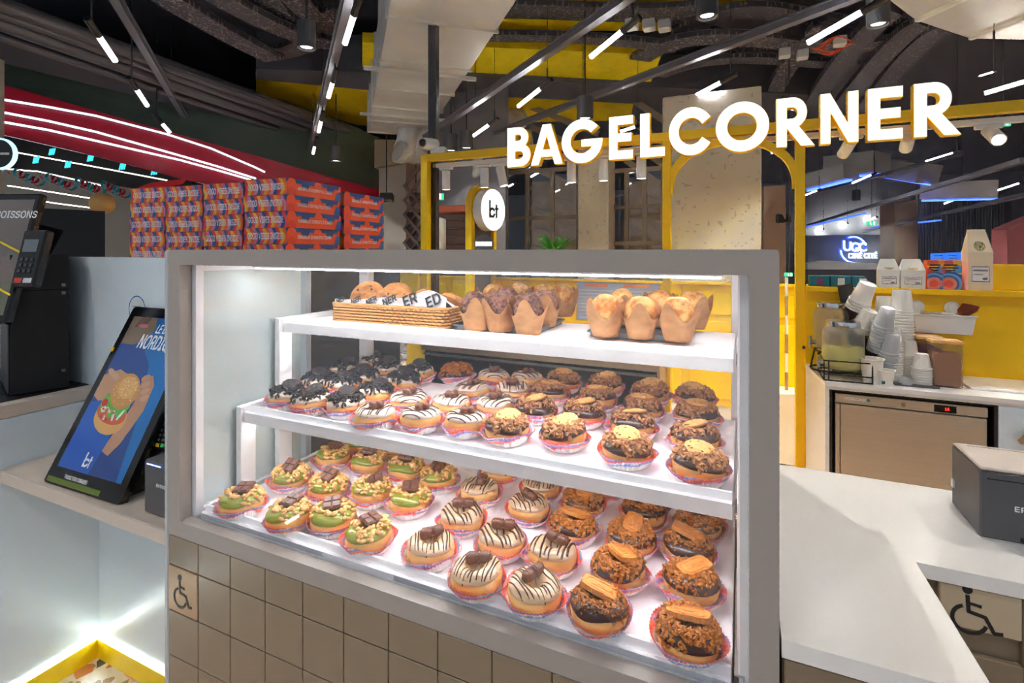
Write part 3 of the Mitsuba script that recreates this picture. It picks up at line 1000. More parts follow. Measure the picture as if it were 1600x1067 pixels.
def tulip(seed):
    """Parchment muffin case with four pointed corners."""
    n, m_ = 64, 12
    a = np.linspace(0, 2 * PI, n, endpoint=False)
    t = np.linspace(0, 1, m_)
    c4 = np.abs(np.cos(2 * a + seed * .3)) ** 2.6
    H = .043 + .036 * c4 + .004 * wob(a, seed)
    R0, R1 = .0255, .0395
    fold = 1 + .03 * np.sin(8 * a + seed)
    R = R0 + (R1 - R0) * t[None] ** .8 * fold[:, None] + (.010 * c4)[:, None] * np.clip(t[None] - .55, 0, 1) * 2
    P = np.stack([np.cos(a)[:, None] * R, np.sin(a)[:, None] * R, H[:, None] * t[None]], -1)
    base = np.stack([np.cos(a) * .0005, np.sin(a) * .0005, np.zeros(n)], 1)[:, None]
    return grid(np.concatenate([base, P], 1), True)


def muffin_top(seed, choc):
    n, m_ = 48, 16
    a = np.linspace(0, 2 * PI, n, endpoint=False)
    t = np.linspace(0, 1, m_)
    R = .0335 * np.sin(np.clip(t * 1.75, 0, PI)) ** .75
    Z = .047 + .041 * np.cos(t * 1.75) ** 1.0
    P = np.stack([np.cos(a)[:, None] * R[None] * (1 + .04 * wob(a, seed)[:, None]), np.sin(a)[:, None] * R[None], np.tile(Z, (n, 1))], -1)
    nz = meshkit.fbm(P * (90 if choc else 55) + seed * 5, 3) - .5
    P[..., 2] += nz * (.013 if choc else .010)
    P[..., :2] *= (1 + nz * .12)[..., None]
    core = np.stack([np.cos(a) * .026, np.sin(a) * .026, np.full(n, .03)], 1)[:, None]
    return grid(np.concatenate([P, core], 1), True)


MUF = {c: [(S(tulip(i + 10 * c), 'mat_parchment', True), S(muffin_top(i + 10 * c, c), 'mat_choc_muffin' if c else 'mat_muffin', True)) for i in range(3)] for c in (0, 1)}


def muffin(px, py, choc, lab, grp, i):
    p = at_z(px, py, tz + .010)
    km = thing('chocolate_muffin' if choc else 'golden_muffin', lab, 'muffin', grp)
    M = T().translate([p[0], p[1], tz + .0075]).rotate([0, 0, 1], 47 * i + 20)
    part(km, 'paper_case', MUF[choc][i % 3][0], M, label='folded brown parchment case')
    part(km, 'muffin_top', MUF[choc][i % 3][1], M)


def baking_tray(name, lab, x0, x1, y0, y1):
    kt = thing(name, lab, 'tray')
    part(kt, 'base', S(ext(Polygon(rrect(x0, x1, y0, y1, .012, 60)), .003).apply_translation([0, 0, tz]), 'mat_anthracite'))
    ring = Polygon(rrect(x0 - .006, x1 + .006, y0 - .006, y1 + .006, .016, 60)).difference(Polygon(rrect(x0 + .001, x1 - .001, y0 + .001, y1 - .001, .010, 60)))
    part(kt, 'rim', S(cat(ext(ring, .003).apply_translation([0, 0, tz + .010]), ext(Polygon(rrect(x0, x1, y0, y1, .012, 60)).difference(Polygon(rrect(x0 + .002, x1 - .002, y0 + .002, y1 - .002, .010, 60))), .011).apply_translation([0, 0, tz])), 'mat_grey_metal'))


q0, q1 = at_z(712, 513, tz), at_z(836, 524, tz)
baking_tray('baking_tray', 'dark tray holding the chocolate muffins beside the basket', q0[0], q1[0], q1[1], q1[1] + .20)
g0, g1 = at_z(918, 527, tz), at_z(1073, 537, tz)
baking_tray('baking_tray', 'dark tray holding the golden muffins at right of top shelf', g0[0], g1[0] , g1[1], g1[1] + .19)
for i, (px, py, w) in enumerate(((744, 513, 'left end of the front row'), (782, 515, 'second from left in front row'), (826, 520, 'right end of the front row'), (792, 500, 'left in the second row'), (851, 507, 'right in the second row'))):
    muffin(px, py, 1, f'chocolate muffin in brown parchment, {w} on its tray', 'chocolate muffins', i)
for i, (px, py, w) in enumerate(((772, 490, 'leftmost'), (812, 489, 'second from left'), (850, 490, 'third from left'), (880, 492, 'rightmost'))):
    muffin(px, py, 0, f'golden muffin behind the chocolate muffins, {w} of four', 'golden muffins behind the chocolate muffins', i)
for i, (px, py, w) in enumerate(((946, 523, 'left front'), (1001, 526, 'middle front'), (1059, 530, 'right front'), (972, 506, 'left of the second row'), (1032, 508, 'middle of the second row'), (1083, 511, 'right of the second row'))):
    muffin(px, py, 0, f'golden muffin in brown parchment on the right tray, {w}', 'golden muffins on the right tray', i + 1)

# ================================================================ LEFT: tablets, printers, cabinet, boxes
TW, TH = .385, .585
A0 = np.array([-2.000, .850, .8245])
UPV = np.array([0, .262, .515])
M_tab = frame_m(A0, (1, .02, 0), UPV)
k = thing('order_tablet', 'large leaning order tablet showing a bagel, on the beige shelf', 'tablet')
rr = lambda x0, y0, x1, y1, r: sbox(x0 + r, y0 + r, x1 - r, y1 - r).buffer(r, 6)
part(k, 'housing', S(put(cat(ext(rr(0, 0, TW, TH, .012), .022).apply_translation([0, 0, -.022])), M_tab), 'mat_black_gloss'))
W, H = .325, .50
O = (.030, .050)
L = [(sbox(0, 0, W, H), (26, 96, 158))]
L += [(Polygon([(.0, 0), (.30, 0), (.26, .20), (.20, .34), (.10, .42), (0, .40)]), (34, 62, 120)),
      (Polygon([(0, .40), (0, H), (.13, H), (.145, .46), (.12, .42), (.07, .40)]), (120, 104, 88)),
      (Polygon([(.03, .46), (.09, .475), (.10, .50), (.05, .50)]), (84, 60, 50)),
      (ell(.075, .468, .028, .007), (196, 110, 110)),
      (Polygon([(0, .29), (.07, .315), (.13, .30), (.12, .23), (.05, .20), (0, .22)]), (196, 150, 118)),
      (Polygon([(.20, .30), (.245, .31), (.27, .28), (.275, .20), (.24, .10), (.21, .06), (.17, .07), (.20, .16), (.215, .22)]), (190, 142, 112)),
      (Polygon([(0, .0), (.16, 0), (.18, .10), (.15, .17), (.05, .21), (0, .20)]), (30, 78, 160)),
      (ell(.135, .165, .082, .050, -8), (222, 170, 100)),
      (ell(.130, .180, .078, .034, -8), (206, 96, 60)),
      (Polygon([(.055, .205), (.075, .170), (.10, .185), (.12, .155), (.15, .180), (.175, .160), (.205, .205), (.19, .235), (.07, .235)]), (86, 160, 56)),
      (ell(.085, .185, .014, .010), (230, 232, 220)), (ell(.145, .172, .006, .018, 20), (232, 236, 226)), (ell(.178, .178, .005, .020, -30), (232, 236, 226)),
      (ell(.075, .205, .016, .012), (190, 50, 40)),
      (ell(.145, .250, .070, .056, -14), (206, 150, 84)),
      (ell(.150, .262, .048, .034, -14), (222, 172, 106))]
r2 = np.random.default_rng(11)
L += [(ell(.145 + .06 * math.cos(t) * q, .252 + .046 * math.sin(t) * q, .0022, .0016), (240, 220, 170)) for t, q in zip(r2.uniform(0, 6.28, 70), np.sqrt(r2.random(70)))]
L += [(ell(.11 + .04 * math.cos(t) * q, .175 + .02 * math.sin(t) * q, .005, .004), c_) for t, q, c_ in zip(r2.uniform(0, 6.28, 22), np.sqrt(r2.random(22)), [(226, 120, 70), (240, 230, 214), (200, 60, 40)] * 8)]
L += [(ell(.215 + .012 * q, .300 - .020 * q, .020, .010, 20), (204, 158, 128)) for q in range(4)]
L += [(ell(.030 + .016 * q, .302 - .006 * q, .022, .010, -20), (208, 164, 134)) for q in range(3)]
L = [(p_.intersection(sbox(0, 0, W, H)), c_) for p_, c_ in L]
m, c = decal(L)
scr = part(k, 'screen', S(put(m, M_tab @ trimesh.transformations.translation_matrix([O[0], O[1], .0004])), 'mat_screen_print', color=c, emit=None), label='lit screen showing two hands holding a filled bagel')


def on_tab(mesh, x, y, z=.0006):
    return put(moved(mesh, (O[0] + x, O[1] + y, z)), M_tab)


SH = np.eye(4)
SH[0, 1] = .12
part(k, 'lettering', S(on_tab(put(text('LE BAGEL', .030, .0004, .60), SH), .150, .447), 'mat_paper_white'), label='pale blue lettering LE BAGEL')
part(k, 'lettering', S(on_tab(put(text('NORDIQUE', .046, .0004, .62), SH), .090, .392), 'mat_paper_white'), label='pale blue lettering NORDIQUE')
part(k, 'lettering', S(on_tab(text('TOUCHEZ POUR COMMANDER', .0105, .0004, .55), .06, -.026), 'mat_paper_white'))


def bt_logo(h):
    """The shop's round-bowled b joined to a t."""
    b = unary_union([sbox(0, 0, .13, 1.0), Point(.30, .30).buffer(.30, 20).difference(Point(.30, .30).buffer(.165, 20)).difference(sbox(.30, .26, .8, .40).intersection(Point(.45, .33).buffer(.2)))])
    t_ = unary_union([sbox(.66, .0, .79, .78), sbox(.58, .48, .92, .60)])
    return affinity.scale(unary_union([b, t_]), h, h, origin=(0, 0))


part(k, 'emblem', S(on_tab(ext(bt_logo(.042), .0004), .115, .016), 'mat_paper_white'), label='pale shop emblem')
part(k, 'green_reflection_band', S(put(bx(.012, TW - .10, .005, .020, .0003, .0008), M_tab), 'mat_lime_dark'), label='green reflection painted along the bottom bezel')  # green reflection on the bezel, painted as a band
part(k, 'back_stand', S(cat(hull([(x, y, z) for x in (A0[0] + .08, A0[0] + TW - .03) for y, z in ((.905, .8235), (1.12, .8235), (1.12, .86), (1.119, 1.12), (1.092, 1.235))])), 'mat_black'))
part(k, 'edge_clip', S(put(bx(-.003, .010, .42, .434, -.02, .002), M_tab), 'mat_yellow'), label='small yellow clip on the left edge')

k = thing('card_terminal', 'black card payment terminal beside the order tablet, by the case', 'card terminal')
Mt = frame_m(at(233, 690, 1.55) + np.array([0, 0, -.02]), (1, .1, .05), (-.1, .35, 1))
part(k, 'body', S(put(bx(-.012, .075, -.005, .10, -.03, 0, .006), Mt), 'mat_black'))
part(k, 'display', S(put(bx(.0, .065, .066, .094, .0, .0008), Mt), 'mat_dark_grey'))
for i in range(3):
    for j in range(3):
        part(k, 'key', S(put(bx(.004 + i * .02, .016 + i * .02, .022 + j * .014, .031 + j * .014, 0, .003, .001), Mt), 'mat_anthracite'))
mat('key_red', (225, 60, 40), .4)
mat('key_amber', (240, 190, 40), .4)
mat('key_green', (60, 170, 80), .4)
for i, c_ in enumerate(('red', 'amber', 'green')):
    part(k, 'key', S(put(bx(.003 + i * .021, .018 + i * .021, .006, .017, 0, .003, .001), Mt), 'mat_key_' + c_), label=c_ + ' key')
part(k, 'stalk', S(tube([at(245, 705, 1.55), at(250, 745, 1.6) + np.array([0, .05, 0]), at_z(250, 780, .823)], .014, 10), 'mat_black'))

k = thing('receipt_printer', 'dark grey cube receipt printer on the beige shelf, left of the display case', 'printer')
part(k, 'body', S(bx(-1.515, -1.395, .868, 1.0, .8225, .968, .004), 'mat_anthracite'))
part(k, 'status_light', S(bx(-1.50, -1.44, .866, .869, .958, .961), 'mat_white', emit=[.3, .6, 5], weight=.05), label='blue status light')
part(k, 'lettering', S(moved(upright(text('EPSON', .009, .0005, 1.1)), (-1.462, .868, .902)), 'mat_white'), label='small white lettering')

# upper counter: mat, cabinet, second tablet
k = one('counter_mat', S(bx(-2.95, -2.30, .75, 1.118, 1.0302, 1.033), 'mat_black'), 'flat black mat under the black cabinet on the side counter', 'mat')
k = thing('black_cabinet', 'black metal cabinet on the side counter at the far left', 'cabinet')
c0_, c1_ = at_z(13, 619, 1.034), at_z(108, 604.5, 1.034)
CD = float(np.linalg.norm(c1_ - c0_))
Mc = frame_m(c0_, np.cross(c1_ - c0_, (0, 0, 1)), c1_ - c0_)
CB_ = T(Mc)
part(k, 'body', S(put(bx(-.34, 0, .004, CD, 0, .37, .002), Mc), 'mat_black_matte'))
part(k, 'upper_housing', S(put(bx(-.34, 0, .004, CD, .3705, .50, .002), Mc), 'mat_black_matte'))
part(k, 'front_door', S(put(bx(-.335, -.006, -.002, .003, .006, .37, .001), Mc), 'mat_dark_grey'), label='dark grey front door')
for (y, z) in ((.06, .49), (.06, .45), (.115, .49), (.115, .45)):
    part(k, 'vent_hole', S(put(trimesh.creation.cylinder(.004, .002, 12).apply_transform(trimesh.transformations.rotation_matrix(PI / 2, [0, 1, 0])).apply_translation([.0005, y, z]), Mc), 'mat_black'))
for z in (.38, .35, .06):
    part(k, 'lock', S(put(bx(-.001, .002, CD - .022, CD - .01, z, z + .012, .001), Mc), 'mat_grey_metal'))

M_t2 = frame_m(at(8, 506, 1.74), np.array([.9, .35, 0]), at(99, 305, 1.86) - at(8, 506, 1.74))
hh = np.linalg.norm(at(99, 305, 1.86) - at(8, 506, 1.74))
k = thing('order_tablet', 'leaning order tablet listing drinks above the black cabinet, far left', 'tablet')
part(k, 'housing', S(put(bx(-.33, 0, 0, hh, -.03, 0, .006), M_t2), 'mat_black_gloss'))
m, c = decal([(sbox(-.31, .03, -.016, hh - .024), (112, 104, 100)), (sbox(-.31, .03, -.016, .15), (88, 92, 76)), (Polygon([(-.22, .15), (-.15, .26), (-.05, .22), (-.016, .15)]), (96, 88, 84))])
part(k, 'screen', S(put(m, M_t2 @ trimesh.transformations.translation_matrix([0, 0, .0005])), 'mat_screen_print', color=c), label='greyish screen')
part(k, 'lettering', S(put(moved(text('LES BOISSONS', .026, .0004, .85), (-.215, hh - .095, .0008)), M_t2), 'mat_paper_white'), label='pale blue lettering')
for y0 in (.13, .28):
    part(k, 'yellow_line', S(put(bar((-.30, y0 + .10, .001), (-.010, y0 - .03, .001), .007, .001), M_t2), 'mat_yellow_bright'), label='bright yellow slanting line on the screen')
part(k, 'stand_arm', S(cat(hull([*(at(x, y, 1.93) for x, y in ((60, 350), (100, 360), (72, 410), (40, 440))), *(at(x, y, 2.0) for x, y in ((60, 350), (100, 360), (72, 410), (40, 440)))])), 'mat_black'))
k = thing('card_terminal', 'black card payment terminal mounted on the far left order tablet', 'card terminal')
Mt = frame_m(at(24, 434, 1.72), np.array([.9, .35, 0]), at(64, 374, 1.75) - at(24, 434, 1.72))
part(k, 'body', S(put(bx(-.015, .07, -.03, .17, -.035, 0, .006), Mt), 'mat_black'))
part(k, 'display', S(put(bx(.0, .052, .09, .135, 0, .001), Mt), 'mat_screen_grey') if False else S(put(bx(.0, .052, .09, .135, 0, .001), Mt), 'mat_grey_metal'), label='grey display')
m, c = decal([(sbox(0, 0, .07, .022), (40, 44, 50)), (sbox(.004, .003, .03, .019), (210, 70, 50)), (sbox(.036, .003, .066, .019), (200, 205, 210))])
part(k, 'payment_sticker', S(put(m, Mt @ trimesh.transformations.translation_matrix([-.006, -.02, .0008])), 'mat_print', color=c), label='small payment sticker')
for i in range(3):
    for j in range(3):
        part(k, 'key', S(put(bx(.002 + i * .018, .013 + i * .018, .018 + j * .020, .030 + j * .020, 0, .003, .001), Mt), 'mat_dark_grey'))

# ---------------------------------------------------------------- doughnut boxes
BW, BH, BL = .272, .0815, .40
BANDS = [(204, 44, 40), (238, 176, 38), (228, 96, 44), (196, 120, 150), (34, 66, 120), (206, 62, 70), (240, 170, 40), (226, 90, 46), (200, 126, 156), (30, 60, 116)]


def box_front(seed):
    L = [(sbox(0, 0, BW, BH), (34, 58, 112))]
    n = 13
    for j in range(n):
        x = BW * (j - .5) / n
        z = np.linspace(-.005, BH + .005, 16)
        wv = .010 * np.sin(z / BH * 3.6 + seed * .4) * 1.5 + .004
        p_ = Polygon(np.vstack([np.stack([x + wv, z], 1), np.stack([x + BW / n * 1.02 + .010 * np.sin(z / BH * 3.6 + seed * .4) * 1.5 + .004, z], 1)[::-1]])).buffer(0)
        L.append((p_.intersection(sbox(0, 0, BW, BH)), BANDS[(j + seed * 3) % len(BANDS)]))
    L.append((sbox(.001, BH - .003, BW - .001, BH - .0005), (150, 40, 44)))
    return decal([l for l in L if not l[0].is_empty])


def box_side():
    L = [(sbox(0, 0, BL, BH), (226, 84, 46))]
    L.append((sbox(0, BH - .022, BL, BH), (30, 62, 118)))
    for j in range(5):
        L.append((ell(.03 + .095 * j, BH - .024, .030, .020 if j % 2 else .026).intersection(sbox(0, 0, BL, BH)), (230, 86, 46) if j % 2 == 0 else (30, 62, 118)))
    L.append((Polygon([(BL - .05, 0), (BL, .0), (BL, .05), (BL - .03, .045)]), (40, 76, 140)))
    L.append((ell(.03, .0, .03, .04).intersection(sbox(0, 0, BL, BH)), (214, 66, 50)))
    return decal(L)


BF = []
for sd in range(3):
    m, c = box_front(sd)
    BF.append(S(upright(m), 'mat_print', color=c))
m, c = box_side()
v = m.vertices.copy()
m.vertices = np.stack([v[:, 2], v[:, 0], v[:, 1]], 1)
BS = S(m, 'mat_print', color=c)
mat('box_card', (52, 44, 96), .6)
BB = S(bx(0, BW, 0, BL, 0, BH - .001, .0015), 'mat_box_card')
BT = S(moved(upright(text('GOOD VIBES INSIDE', .031, .0004, .53, True, True)), (BW / 2, -.0008, .025)), 'mat_white')
tm = text('BAGELS DONUTS CAFÉ', .0165, .0004, 1.0, True, True)
v = tm.vertices.copy()
tm.vertices = np.stack([v[:, 2] + BW + .0006, v[:, 0] + BL / 2, v[:, 1] + .028], 1)
BC = S(tm, 'mat_white')
P0 = np.array([-2.030, 1.815])
RB = .085
ex2, ey2 = np.array([math.cos(RB), math.sin(RB)]), np.array([-math.sin(RB), math.cos(RB)])
names4 = ['first column from the left', 'second column from the left', 'third column from the left', 'front right column, beside the two orange ends']
rows5 = ['top box', 'second box down', 'third box down', 'fourth box down', 'fifth box down']
zt = [1.897, 1.894, 1.897, 1.907]
rb_ = np.random.default_rng(21)
BOXTOP = {}


def donut_box(org, z, ang, i, lab, grp):
    kb = thing('doughnut_box', lab, 'box', grp)
    M = T().translate([org[0], org[1], z]).rotate([0, 0, 1], math.degrees(ang))
    part(kb, 'carton', BB, M)
    part(kb, 'front_print', BF[i % 3], M @ T().translate([0, -.0004, 0]), label='printed front with wavy coloured stripes')
    part(kb, 'side_print', BS, M @ T().translate([BW + .0004, 0, 0]), label='printed orange side with blue scallops')
    part(kb, 'lettering', BT, M, label='white lettering GOOD VIBES INSIDE')
    part(kb, 'lettering', BC, M, label='white lettering BAGELS DONUTS CAFÉ')


cols = [-4, -3, -2, -1]
for ci, q in enumerate(cols):
    for ri in range(5):
        o = P0 + ex2 * (q * (BW + .006) + rb_.uniform(-.002, .002) ) + ey2 * rb_.uniform(-.004, .006) + ex2 * .006
        donut_box(o, zt[ci] - (ri + 1) * BH, RB + rb_.uniform(-.012, .012), ci + 2 * ri, f'striped doughnut box, {rows5[ri]} in the {names4[ci]}', 'stacked doughnut boxes')
for ri in range(5):
    o = P0 + ex2 * (-BW - .012) + ey2 * (BL + .05)
    donut_box(o, 1.888 - (ri + 1) * BH, RB, ri, f'orange ended doughnut box, {rows5[ri]} in the rear right stack', 'stacked doughnut boxes')
k = thing('storage_cabinet', 'black storage cabinet under the stacked doughnut boxes', 'cabinet')
Mb = T().translate([P0[0], P0[1], 0]).rotate([0, 0, 1], math.degrees(RB))
part(k, 'body', S(bx(-1.6, .05, .0, .95, .0, 1.476, .003), 'mat_black_matte'), Mb)
k = thing('dark_display_back', 'black back of a wide display screen left of the stacked boxes', 'screen')
part(k, 'panel', S(hull([at(x, y, d) for x, y in ((60, 325), (164, 330), (164, 420), (60, 420)) for d in (3.3, 3.4)]), 'mat_black_matte'))
# ================================================================ RIGHT: L-shaped white counter, printer, plaque
k = thing('service_counter', 'white L-shaped stone counter right of the display case', 'counter')
top = Polygon([(.0455, .7125), (.2535, .7125), (.2465, .965), (.2465, .975), (1.6, .975), (1.6, 1.294), (.0455, 1.294)])
part(k, 'worktop', S(ext(top, .022).apply_translation([0, 0, 1.045]), 'mat_corian'))
part(k, 'base', S(cat(bx(.047, .235, .728, 1.28, 0, 1.0445), bx(.2355, 1.6, .992, 1.28, 0, 1.0445)), 'mat_grout'))
PQ0, PQ1 = at_y(1467, 1003, .9785), at_y(1597, 1003, .9785)
t3 = S(bx(.0008, .0992, 0, .012, .0008, .0992, .0012), 'mat_tile')
for i in range(2):
    for j in range(9):
        part(k, 'tile', t3, T().translate([.0475 + .1 * i if i == 0 else .1475, .7155, .943 - .1 * j]).scale([1 if i == 0 else .87, 1, 1]))
for i in range(8):
    for j in range(9):
        w0 = .2365 + (.1 * i - .073 if i else 0)
        if i == 1:
            w0 = PQ0[0] - .0005
        if i > 1:
            w0 = PQ1[0] + .0005 + .1 * (i - 2)
        if i == 1 and j == 0:
            continue
        M = T().translate([w0, .9795, .943 - .1 * j])
        part(k, 'tile', t3, M.scale([.27, 1, 1]) if i == 0 else M)
part(k, 'panel_below', S(bx(.25, 1.6, .940, .9785, .62, .83, .003), 'mat_corian'))
pl = thing('wheelchair_plaque', 'textured beige plaque with black wheelchair symbol under the white counter wing at right', 'sign')
part(pl, 'plate', S(bx(PQ0[0], PQ1[0], .9775, .9905, PQ1[2], 1.0435, .0015), 'mat_plaque_stone'))
part(pl, 'wheelchair_symbol', S(moved(upright(ext(wheelchair(.072), .0008)), (at_y(1524, 950, .9775)[0], .9775, at_y(1524, 956, .9775)[2])), 'mat_black'), label='black wheelchair symbol')

k = thing('receipt_printer', 'black box receipt printer with paper coloured lid on the white counter, right edge', 'printer')
PX, PY, PZ = .366, 1.105, 1.0675
part(k, 'body', S(bx(PX, PX + .15, PY, PY + .125, PZ, PZ + .112, .0025), 'mat_anthracite'))
part(k, 'lid', S(bx(PX + .001, PX + .149, PY + .001, PY + .124, PZ + .1122, PZ + .117, .002), 'mat_ledge'), label='beige lid')
part(k, 'lid_seam', S(cat(bx(PX + .01, PX + .149, PY - .0004, PY + .001, PZ + .099, PZ + .1005), bx(PX + .018, PX + .149, PY + .112, PY + .1135, PZ + .1168, PZ + .1173)), 'mat_black'))
part(k, 'paper_slot', S(bx(PX + .052, PX + .14, PY - .0006, PY + .001, PZ + .002, PZ + .010), 'mat_black_gloss'))
part(k, 'lettering', S(moved(upright(text('EPSON', .0085, .0005, 1.15)), (at_y(1584, 795, PY)[0], PY - .0002, at_y(1584, 799, PY)[2])), 'mat_white'), label='small white lettering')
part(k, 'paper_end', S(bx(PX - .003, PX + .001, PY + .11, PY + .12, PZ + .035, PZ + .05), 'mat_white_plastic'))

# ================================================================ BACK BAR
k = thing('back_counter', 'white laminate back counter with the built-in fridge', 'counter')
LX, LY0, LY1, LZ = .375, 3.05, 3.50, .87
topb = Polygon([(.392, LY0), (2.6, LY0), (2.6, LY1), (.347, LY1)])
part(k, 'worktop', S(ext(topb, .02).apply_translation([0, 0, LZ - .02]), 'mat_corian'))
part(k, 'side_panel', S(ext(Polygon([(.394, LY0 + .004), (.412, LY0 + .004), (.370, LY1), (.350, LY1)]), LZ - .021), 'mat_laminate'))
part(k, 'top_rail', S(bx(.40, 2.6, LY0 + .006, LY0 + .02, LZ - .035, LZ - .0205), 'mat_laminate'))
part(k, 'recess', S(cat(bx(.413, 1.078, LY0 + .10, LY0 + .11, 0, LZ - .036), bx(.413, .425, LY0 + .012, LY0 + .1, 0, LZ - .036), bx(1.066, 1.078, LY0 + .012, LY0 + .1, 0, LZ - .036), bx(.425, 1.066, LY0 + .03, LY0 + .1, LZ - .05, LZ - .036)), 'mat_black'))
part(k, 'cupboard_front', S(bx(1.08, 2.6, LY0 + .006, LY0 + .024, .08, LZ - .036, .001), 'mat_wall_panel'))
part(k, 'cupboard_handle', S(hull([at_y(x, y, LY0 + dy) for x, y in ((1590, 688), (1606, 672), (1640, 672), (1640, 690), (1596, 694)) for dy in (-.02, .004)]), 'mat_brass_tile'))
part(k, 'sink_rim', S(bx(1.02, 2.5, 3.18, 3.46, LZ, LZ + .012, .003), 'mat_corian'))
k = thing('undercounter_fridge', 'stainless undercounter fridge with red digital display in the back counter', 'fridge')
FX0, FX1, FY = .440, 1.045, LY0 + .022
part(k, 'body', S(bx(FX0, FX1, FY + .012, LY0 + .095, .05, .815), 'mat_grey_metal'))
part(k, 'header', S(bx(FX0, FX1, FY - .006, FY + .012, .770, .815, .001), 'mat_steel'), label='stainless control strip')
part(k, 'door', S(bx(FX0 + .022, FX1 - .004, FY - .010, FY + .011, .06, .763, .002), 'mat_steel'), label='brushed stainless door')
part(k, 'door_edge', S(bx(FX0, FX0 + .020, FY - .004, FY + .011, .06, .763, .001), 'mat_steel'))
part(k, 'lock', S(upright(ext(Point(.725, .792).buffer(.009, 16), .002), FY - .006), 'mat_chrome'))
part(k, 'display', S(bx(.845, .93, FY - .009, FY - .004, .774, .808, .004), 'mat_black_gloss'), label='black digital display')
part(k, 'display_digits', S(moved(upright(text('15', .012, .0005, .9)), (.884, FY - .0092, .786)), 'mat_black', emit=[3, .1, .05], weight=.05), label='red lit digits')
part(k, 'lettering', S(moved(upright(text('HORECASE', .014, .0006, .95)), (.478, FY - .006, .788)), 'mat_white'), label='pale lettering')
part(k, 'emblem', S(bx(.573, .588, FY - .0072, FY - .0055, .790, .801), 'mat_blue_mark') if False else S(bx(.573, .588, FY - .0072, FY - .0055, .790, .801), 'mat_teal_box'), label='small blue square emblem')

# yellow wall behind the back counter
k = thing('yellow_bar_wall', 'low yellow wall with a projecting ledge behind the back counter', 'wall panel')
part(k, 'panel', S(bx(.352, 3.2, LY1, LY1 + .05, 0, 1.31), 'mat_yellow'))
part(k, 'ledge', S(bx(.352, 3.2, LY1 - .045, LY1 + .20, 1.307, 1.337, .002), 'mat_yellow'))
k = struct('wall_rear', 'long low yellow panelled wall behind the service area', 'wall')
for i in range(7):
    x0 = -3.2 + .55 * i
    if True:
        part(k, 'panel', S(cat(bx(x0 + .003, x0 + .547, 4.40, 4.44, .30, 1.27, .003), bx(x0 + .06, x0 + .49, 4.392, 4.40, 1.03, 1.21, .003), bx(x0 + .06, x0 + .49, 4.392, 4.40, .36, .98, .003)), 'mat_yellow'))
part(k, 'kick_board', S(bx(-3.2, .65, 4.41, 4.45, 0, .30), 'mat_laminate'))
part(k, 'cap', S(bx(-3.22, .67, 4.38, 4.46, 1.272, 1.29), 'mat_yellow'))
k = thing('prep_counter', 'stainless steel prep counter with dark fridge fronts behind the display case', 'counter')
part(k, 'worktop', S(bx(-2.20, -.46, 3.20, 3.80, .862, .90, .003), 'mat_steel'))
part(k, 'apron', S(bx(-2.20, -.46, 3.215, 3.235, .80, .8615), 'mat_steel'))
part(k, 'end_panel', S(bx(-.478, -.46, 3.24, 3.8, 0, .8615), 'mat_steel'))
for i in range(3):
    part(k, 'door', S(bx(-2.18 + .57 * i, -1.63 + .57 * i, 3.225, 3.245, .1, .79, .004), 'mat_black_gloss'))
part(k, 'lower_body', S(bx(-2.19, -.48, 3.25, 3.8, .0, .86), 'mat_black_matte'))
part(k, 'lowboy_rail', S(bx(-2.18, -.48, 3.205, 3.222, .765, .783, .003), 'mat_grey_metal'))
for i, x in enumerate((-1.9, -1.45, -1.0)):
    one('metal_pan', S(cat(bx(x, x + .33, 3.35, 3.7, .905, .918, .004), bx(x + .03, x + .10, 3.30, 3.33, .903, .911, .002)), 'mat_steel'), f'shallow steel pan lying on the prep counter, {("leftmost", "middle", "rightmost")[i]} of three', 'pan', 'pans on the prep counter')
a, b = at_y(617, 430, 3.52), at_y(655, 430, 3.52)
k = thing('yellow_end_panel', 'upright yellow end panel behind the wicker basket', 'panel')
part(k, 'board', S(bx(a[0], b[0], 3.50, 3.53, .93, 1.50, .002), 'mat_yellow'))
part(k, 'hinge', S(bx(b[0], b[0] + .03, 3.505, 3.52, 1.06, 1.075), 'mat_yellow'))
part(k, 'hinge', S(bx(b[0], b[0] + .03, 3.505, 3.52, 1.20, 1.215), 'mat_yellow'))
p = at_y(662, 452, 4.37)
k = thing('mirrored_poster', 'pale poster reflection painted as a sheet on the yellow rear wall behind golden muffins', 'poster')  # poster mirrored in the front glass, built as a printed sheet
pa, pb = at_y(900, 436, 4.37), at_y(1030, 500, 4.37)
L = [(sbox(0, 0, pb[0] - pa[0], .34), (140, 150, 170))]
for i in range(9):
    L.append((sbox(.02, .02 + .03 * i, (pb[0] - pa[0]) * .46, .032 + .03 * i), (170, 170, 176)))
    L.append((sbox((pb[0] - pa[0]) * .52, .02 + .03 * i, (pb[0] - pa[0]) - .03, .032 + .03 * i), (170, 170, 176)))
L.append((sbox(.08, .30, .28, .325), (200, 110, 70)))
L.append((sbox(.42, .30, .64, .325), (200, 110, 70)))
m, c = decal(L)
part(k, 'sheet', S(moved(upright(m), (pa[0], 4.388, .93)), 'mat_print', color=c))
for i, (x, y) in enumerate(((642, 452), (677, 455))):
    q = at_y(x, y, 3.6)
    one('jar_lid', S(trimesh.creation.icosphere(2, .026).apply_translation(at_y(x, y, 4.35)), 'mat_white_plastic', True), f'small round white jar lid behind the cookies, {("left", "right")[i]} one', 'jar', 'jar lids by the yellow wall')  # white jar lids, shown as plain balls
q0, q1 = at_y(654, 446, 4.36), at_y(675, 462, 4.36)
one('white_canister', S(bx(q0[0], q1[0], 4.30, 4.37, q1[2], q0[2], .006), 'mat_white_plastic'), 'pale square canister between two round jar lids behind the cookies', 'canister')

